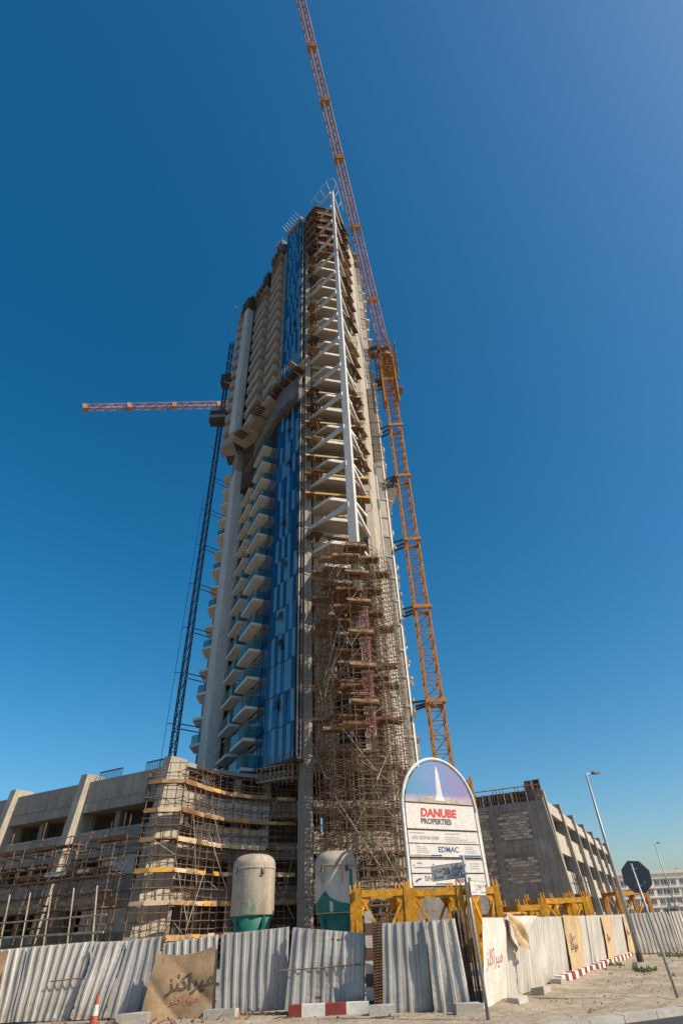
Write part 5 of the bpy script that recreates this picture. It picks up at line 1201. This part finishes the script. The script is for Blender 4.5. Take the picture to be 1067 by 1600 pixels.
b = MB(); arc = [(WB / 2 - (WB / 2 - 0.16) * math.cos(math.pi * k / 28), 6.62 + 2.26 * math.sin(math.pi * k / 28)) for k in range(29)]
arc = [(0.18, 6.9)] + [p for p in arc if p[1] > 6.92] + [(WB - 0.18, 6.9)]
n = len(arc); vs = [bp(u, z, 0.03) for u, z in arc] + [bp(u, z, -0.03) for u, z in arc]
b.add(vs, [tuple(range(n))[::-1], tuple(range(n, 2 * n))] + [(i, (i + 1) % n, n + (i + 1) % n, n + i) for i in range(n)])
pic = b.build('picture_panel', 'print_sky', sb)
def flat(pl, o, name, m, par):
    n = len(pl); b = MB(); b.add([bp(u, z, o) for u, z in pl], [tuple(range(n))]); return b.build(name, m, par)
flat([(2.05, 7.02), (2.2, 7.3), (2.24, 7.9), (2.3, 8.45), (2.38, 8.72), (2.46, 8.45), (2.52, 7.9), (2.56, 7.3), (2.72, 7.02)], 0.036, 'printed_tower', 'print_tower', pic)
flat([(0.9, 6.92), (1.1, 7.1), (1.7, 7.22), (2.3, 7.12), (2.9, 7.2), (3.5, 7.05), (3.8, 6.92)], 0.034, 'printed_buildings', 'print_ground', pic)
rows = [(5.73, 6.83), (5.13, 5.64), (4.56, 5.08), (3.92, 4.43), (3.42, 3.86)]
pan = []
for z0, z1 in rows: pan.append(bpanel(0.16, WB - 0.16, z0, z1, -0.03, 0.03, 'panel', 'board_white'))
bpanel(0.12, WB - 0.12, 2.2, 9.0 - 2.05, -0.10, -0.034, 'backing', 'concrete_dark')
def bt(s, size, u, z, m, par, sx=1.0, bold=0.0, align='LEFT', shear=0.0): return text(s, size, 'lettering', m, par, bp(u, z, 0.034), BU, (0, 0, 1), 0.003, align, sx, bold=bold, shear=shear)
bt('DANUBE', 0.50, 1.02, 6.27, 'ink_red', pan[0], 1.14, 0.026, shear=0.1); bt('PROPERTIES', 0.33, 1.0, 5.95, 'ink_dark', pan[0], 1.08, 0.014)
bt('ADEL RIZWAN SAJAN', 0.20, 0.34, 5.28, 'ink_grey', pan[1], 0.85, 0.003); [flat([(u, 5.52), (u + 0.9, 5.52), (u + 0.9, 5.56), (u, 5.56)], 0.034, 'small_print', 'ink_grey', pan[1]) for u in (0.24, 2.4)]
for k in range(3): flat([(2.4, 5.39 - k * 0.085), (3.3 + 0.5 * k, 5.39 - k * 0.085), (3.3 + 0.5 * k, 5.36 - k * 0.085), (2.4, 5.36 - k * 0.085)], 0.034, 'small_print', 'ink_grey', pan[1])
bt('EDMAC', 0.32, 1.85, 4.76, 'ink_blue', pan[2], 1.18, 0.006)
for u in (0.6, 3.55):
    for k in range(4): flat([(u, 4.98 - k * 0.075), (u + 0.5 + 0.08 * k, 4.98 - k * 0.075), (u + 0.5 + 0.08 * k, 4.955 - k * 0.075), (u, 4.955 - k * 0.075)], 0.034, 'small_print', 'ink_grey', pan[2])
for u0, u1, m in ((0.2, 1.4, 'ink_grey'), (1.4, 2.05, 'ink_blue'), (3.1, 4.5, 'ink_blue')): flat([(u0, 4.58), (u1, 4.58), (u1, 4.64), (u0, 4.64)], 0.034, 'colour_bar', m, pan[2])
for u0, u1, z in ((0.5, 0.8, 4.28), (0.3, 1.25, 4.10), (0.25, 0.35, 4.19), (1.4, 1.5, 4.24), (1.38, 1.6, 4.1)): flat([(u0, z), (u1, z), (u1, z + 0.035), (u0, z + 0.035)], 0.034, 'small_print', 'ink_blue', pan[3])
for k in range(3): flat([(3.7, 4.3 - k * 0.1), (4.3, 4.3 - k * 0.1), (4.3, 4.27 - k * 0.1), (3.7, 4.27 - k * 0.1)], 0.034, 'small_print', 'ink_grey', pan[3])
bt('BIN L', 0.30, 0.85, 3.60, 'ink_dark', pan[4], 0.95); bt('MANTIS', 0.28, 2.65, 3.53, 'ink_dark', pan[4], 1.0, 0.01)
b = MB(); cpt = [(0.3 + 0.0, 3.55), (0.36, 3.64), (0.5, 3.69), (0.66, 3.72), (0.7, 3.68), (0.55, 3.63), (0.45, 3.60), (0.42, 3.55)]; flat(cpt[::-1], 0.034, 'emblem', 'ink_blue', pan[4])
flat([(1.5, 3.45), (2.5, 3.45), (2.5, 3.50), (1.5, 3.50)], 0.034, 'colour_bar', 'ink_dark', pan[4])
for u in (0.9, 3.8): MB().beam(bp(u, 0, -0.2), bp(u, 6.8, -0.2), 0.12, 0.12).build('support_post', 'rust', sb)

# ================================================================== STREET FURNITURE
ss = thing('street_sign', 'grey pole carrying two street-name plates at the fence corner', 'street sign', (3.02, 18.31, 0))
MB().tube((3.02, 18.31, 0), (2.99, 18.33, 3.52), 0.045, 12).build('pole', 'galv', ss, smooth=True)
A = Vector((2.1, 18.62, 0)); u = Vector((0.985, -0.17, 0.06)).normalized(); nrm = u.cross(Vector((0, 0, 1))).normalized(); upv = nrm.cross(u) * -1 if nrm.cross(u).z < 0 else nrm.cross(u)
def plate(O, u, w_, h, m, name, par, o0=0.0, o1=0.02):
    nrm = u.cross(Vector((0, 0, 1))).normalized(); up_ = nrm.cross(u); up_ = up_ if up_.z > 0 else -up_
    b = MB(); P_ = [O + u * a + up_ * c for a, c in ((0, 0), (w_, 0), (w_, h), (0, h))]
    b.add([p + nrm * o1 for p in P_] + [p + nrm * o0 for p in P_], [(0, 1, 2, 3), (7, 6, 5, 4), (0, 4, 5, 1), (1, 5, 6, 2), (2, 6, 7, 3), (3, 7, 4, 0)])
    return b.build(name, m, par), up_, nrm
O = Vector((2.09, 18.60, 2.95))
pl, up_, nr = plate(O, u, 0.90, 0.37, 'ink_dark', 'name_plate', ss); fc, _, _ = plate(O + u * 0.012 + up_ * 0.012, u, 0.876, 0.346, 'sign_grey', 'plate_face', pl, 0.021, 0.024)
f_ = O + nr * 0.027
text('28', 0.21, 'lettering', 'ink_dark', fc, f_ + u * 0.32 + up_ * 0.14, u, up_, 0.001, bold=0.003); text('Street', 0.12, 'lettering', 'ink_dark', fc, f_ + u * 0.05 + up_ * 0.05, u, up_, 0.001)
text(ar('\uFEB7\uFE8E\uFEAD\uFEC9'), 0.13, 'lettering', 'ink_dark', fc, f_ + u * 0.06 + up_ * 0.2, u, up_, 0.001)
text('673', 0.14, 'lettering', 'ink_dark', fc, f_ + u * 0.65 + up_ * 0.06, u, up_, 0.001); text(ar('\uFE8D\uFEDF\uFE92\uFEAE\uFEB7\uFE8E\uFE80'), 0.09, 'lettering', 'ink_dark', fc, f_ + u * 0.63 + up_ * 0.22, u, up_, 0.001)
plate(O + u * 0.60 + up_ * 0.012, u, 0.012, 0.346, 'ink_dark', 'divider', fc, 0.0245, 0.027)
u = Vector((0.80, 0.58, -0.02)).normalized(); O = Vector((3.04, 18.27, 2.58))
pl, up_, nr = plate(O, u, 0.60, 0.34, 'ink_dark', 'name_plate', ss); fc, _, _ = plate(O + u * 0.012 + up_ * 0.012, u, 0.576, 0.316, 'board_white', 'plate_face', pl, 0.021, 0.024)
f_ = O + nr * 0.027
text('29', 0.17, 'lettering', 'ink_dark', fc, f_ + u * 0.24 + up_ * 0.13, u, up_, 0.001); text('Street', 0.09, 'lettering', 'ink_grey', fc, f_ + u * 0.38 + up_ * 0.05, u, up_, 0.001); text('673', 0.09, 'lettering', 'ink_grey', fc, f_ + u * 0.05 + up_ * 0.05, u, up_, 0.001)
text(ar('\uFEB7\uFE8E\uFEAD\uFEC9'), 0.09, 'lettering', 'ink_grey', fc, f_ + u * 0.42 + up_ * 0.2, u, up_, 0.001)
plate(O + u * 0.20 + up_ * 0.012, u, 0.010, 0.316, 'ink_dark', 'divider', fc, 0.0245, 0.027)
for z in (3.1, 3.3): MB().box((2.97, 18.34, z), (0.13, 0.13, 0.05)).build('clamp', 'galv', ss)
st = thing('stop_sign', 'dark back of an octagonal road sign on a grey pole', 'road sign', (8.92, 20.92, 0))
MB().tube((8.92, 20.92, 0), (8.79, 20.98, 3.3), 0.038, 12).build('pole', 'galv', st, smooth=True)
yaw = R(-38); cx_, cy_, cz_ = 8.87, 21.05, 2.95
ux = Vector((math.cos(yaw), math.sin(yaw), 0)); nx_ = Vector((-ux.y, ux.x, 0)); tl = R(-6)
b = MB(); vs = []
for o_ in (0.0, 0.02):
    for k in range(8):
        a = R(22.5 + 45 * k) + tl; vs.append(Vector((cx_, cy_, cz_)) + ux * 0.46 * math.cos(a) + Vector((0, 0, 0.46 * math.sin(a))) + nx_ * o_)
b.add(vs, [tuple(range(8)), tuple(range(8, 16))[::-1]] + [(i, 8 + i, 8 + (i + 1) % 8, (i + 1) % 8) for i in range(8)]); oc = b.build('octagon_plate', 'stop_back', st)
for z in (2.72, 3.16): MB().box((8.84, 20.99, z), (0.2, 0.05, 0.04), yaw).build('bracket', 'galv', st)
p = Vector((cx_, cy_, cz_)) + ux * 0.2 - Vector((0, 0, 0.16)) - nx_ * 0.004; MB().box(p, (0.07, 0.006, 0.06), yaw).build('sticker', 'galv', oc)
def lamp(label, x, y, h, dirx, block=True):
    t = thing('street_lamp', label, 'street lamp', (x, y, 0), 'street lamps along the road')
    MB().tube((x, y, 0.0), (x, y, h), 0.10, 12, 0.05).build('pole', 'galv', t, smooth=True)
    if block: MB().prism([(x - .38, y - .38), (x + .38, y - .38), (x + .38, y + .38), (x - .38, y + .38)], 0, 0.32, [(x - .27, y - .27), (x + .27, y - .27), (x + .27, y + .27), (x - .27, y + .27)]).build('foot_block', 'kerb_stone', t); MB().tube((x, y, 0.3), (x, y, 0.62), 0.14, 12).build('base_sleeve', 'cage_brown', t)
    d = Vector((dirx[0], dirx[1], 0)).normalized(); e = Vector((x, y, h)) + d * 0.3 + Vector((0, 0, 0.06)); MB().tube((x, y, h), e, 0.03, 8).build('arm', 'galv', t)
    b = MB(); n_ = Vector((-d.y, d.x, 0)); L_ = 0.55; prof = []
    for f, w_, h_ in ((0, 0.06, 0.05), (0.25, 0.13, 0.09), (0.75, 0.13, 0.08), (1.0, 0.08, 0.03)):
        c = e + d * L_ * f; prof.append([c + n_ * w_ + Vector((0, 0, -h_ * .4)), c + n_ * w_ * 0.7 + Vector((0, 0, h_)), c - n_ * w_ * 0.7 + Vector((0, 0, h_)), c - n_ * w_ + Vector((0, 0, -h_ * .4))])
    vs = sum(prof, []); fs = [(3, 2, 1, 0), (12, 13, 14, 15)]
    for k in range(3):
        for i in range(4): fs.append((k * 4 + i, k * 4 + (i + 1) % 4, k * 4 + 4 + (i + 1) % 4, k * 4 + 4 + i))
    b.add(vs, fs).build('lamp_head', 'steel_dark', t)
lamp('tall street lamp on a concrete foot beside the cream fence', 12.26, 31.38, 7.95, (1, 0.25))
lamp('middle street lamp behind the octagonal sign', 37.2, 80.0, 8.9, (1, 0.1), False)
lamp('small distant street lamp at the right edge before the pale building', 62.6, 130.0, 8.8, (1, 0.1), False)

# ================================================================== FAR BUILDING
fb = thing('apartment_building', 'pale cream apartment block with rows of dark windows in the far right distance', 'building', (160, 300, 0))
A, B = V2(112, 292), V2(230, 286)
dB = (B - A).normalized(); nB = V2(dB.y, -dB.x); bq = lambda t, o=0.0: A + dB * t + nB * o
MB().prism([bq(0), bq(118), bq(118, -18), bq(0, -18)], 0, 16.6).build('wall', 'far_wall', fb)
MB().prism([bq(-0.5, 0.6), bq(118, 0.6), bq(118, 0.1), bq(-0.5, 0.1)], 15.8, 17.2).build('cornice', 'board_white', fb)
for z in (4.2, 7.6, 11.0, 14.4): MB().prism([bq(-0.2, 0.35), bq(118, 0.35), bq(118, 0.02), bq(-0.2, 0.02)], z - 0.35, z).build('string_course', 'board_white', fb)
wmm = MB().box((0, 0, 0), (2.0, 0.2, 1.7)).mesh('window'); wmm.materials.append(M['far_glass'])
fm = MB(); fm.box((0, 0.0, 0), (0.12, 0.26, 1.7)); fm.box((0, 0, -0.92), (2.3, 0.4, 0.12)); fmm = fm.mesh('frame'); fmm.materials.append(M['board_white'])
wa = math.atan2(dB.y, dB.x)
for z in (2.6, 6.0, 9.4, 12.7):
    for k in range(20):
        p = bq(1.6 + k * 2.7 + (1.0 if k % 4 > 1 else 0), 0.03); o = inst('window', wmm, fb, (p.x, p.y, z), wa); inst('frame', fmm, o, (p.x, p.y, z))
for k in range(4):
    MB().prism([bq(8 + k * 13, 1.4), bq(12 + k * 13, 1.4), bq(12 + k * 13, 0.03), bq(8 + k * 13, 0.03)], 4.21, 5.3).build('balcony', 'board_white', fb)
MB().prism([bq(6), bq(10), bq(10, -4), bq(6, -4)], 16.6, 19.0, [bq(8, -1), bq(9, -1), bq(9, -3), bq(8, -3)]).build('roof_turret', 'far_wall', fb)
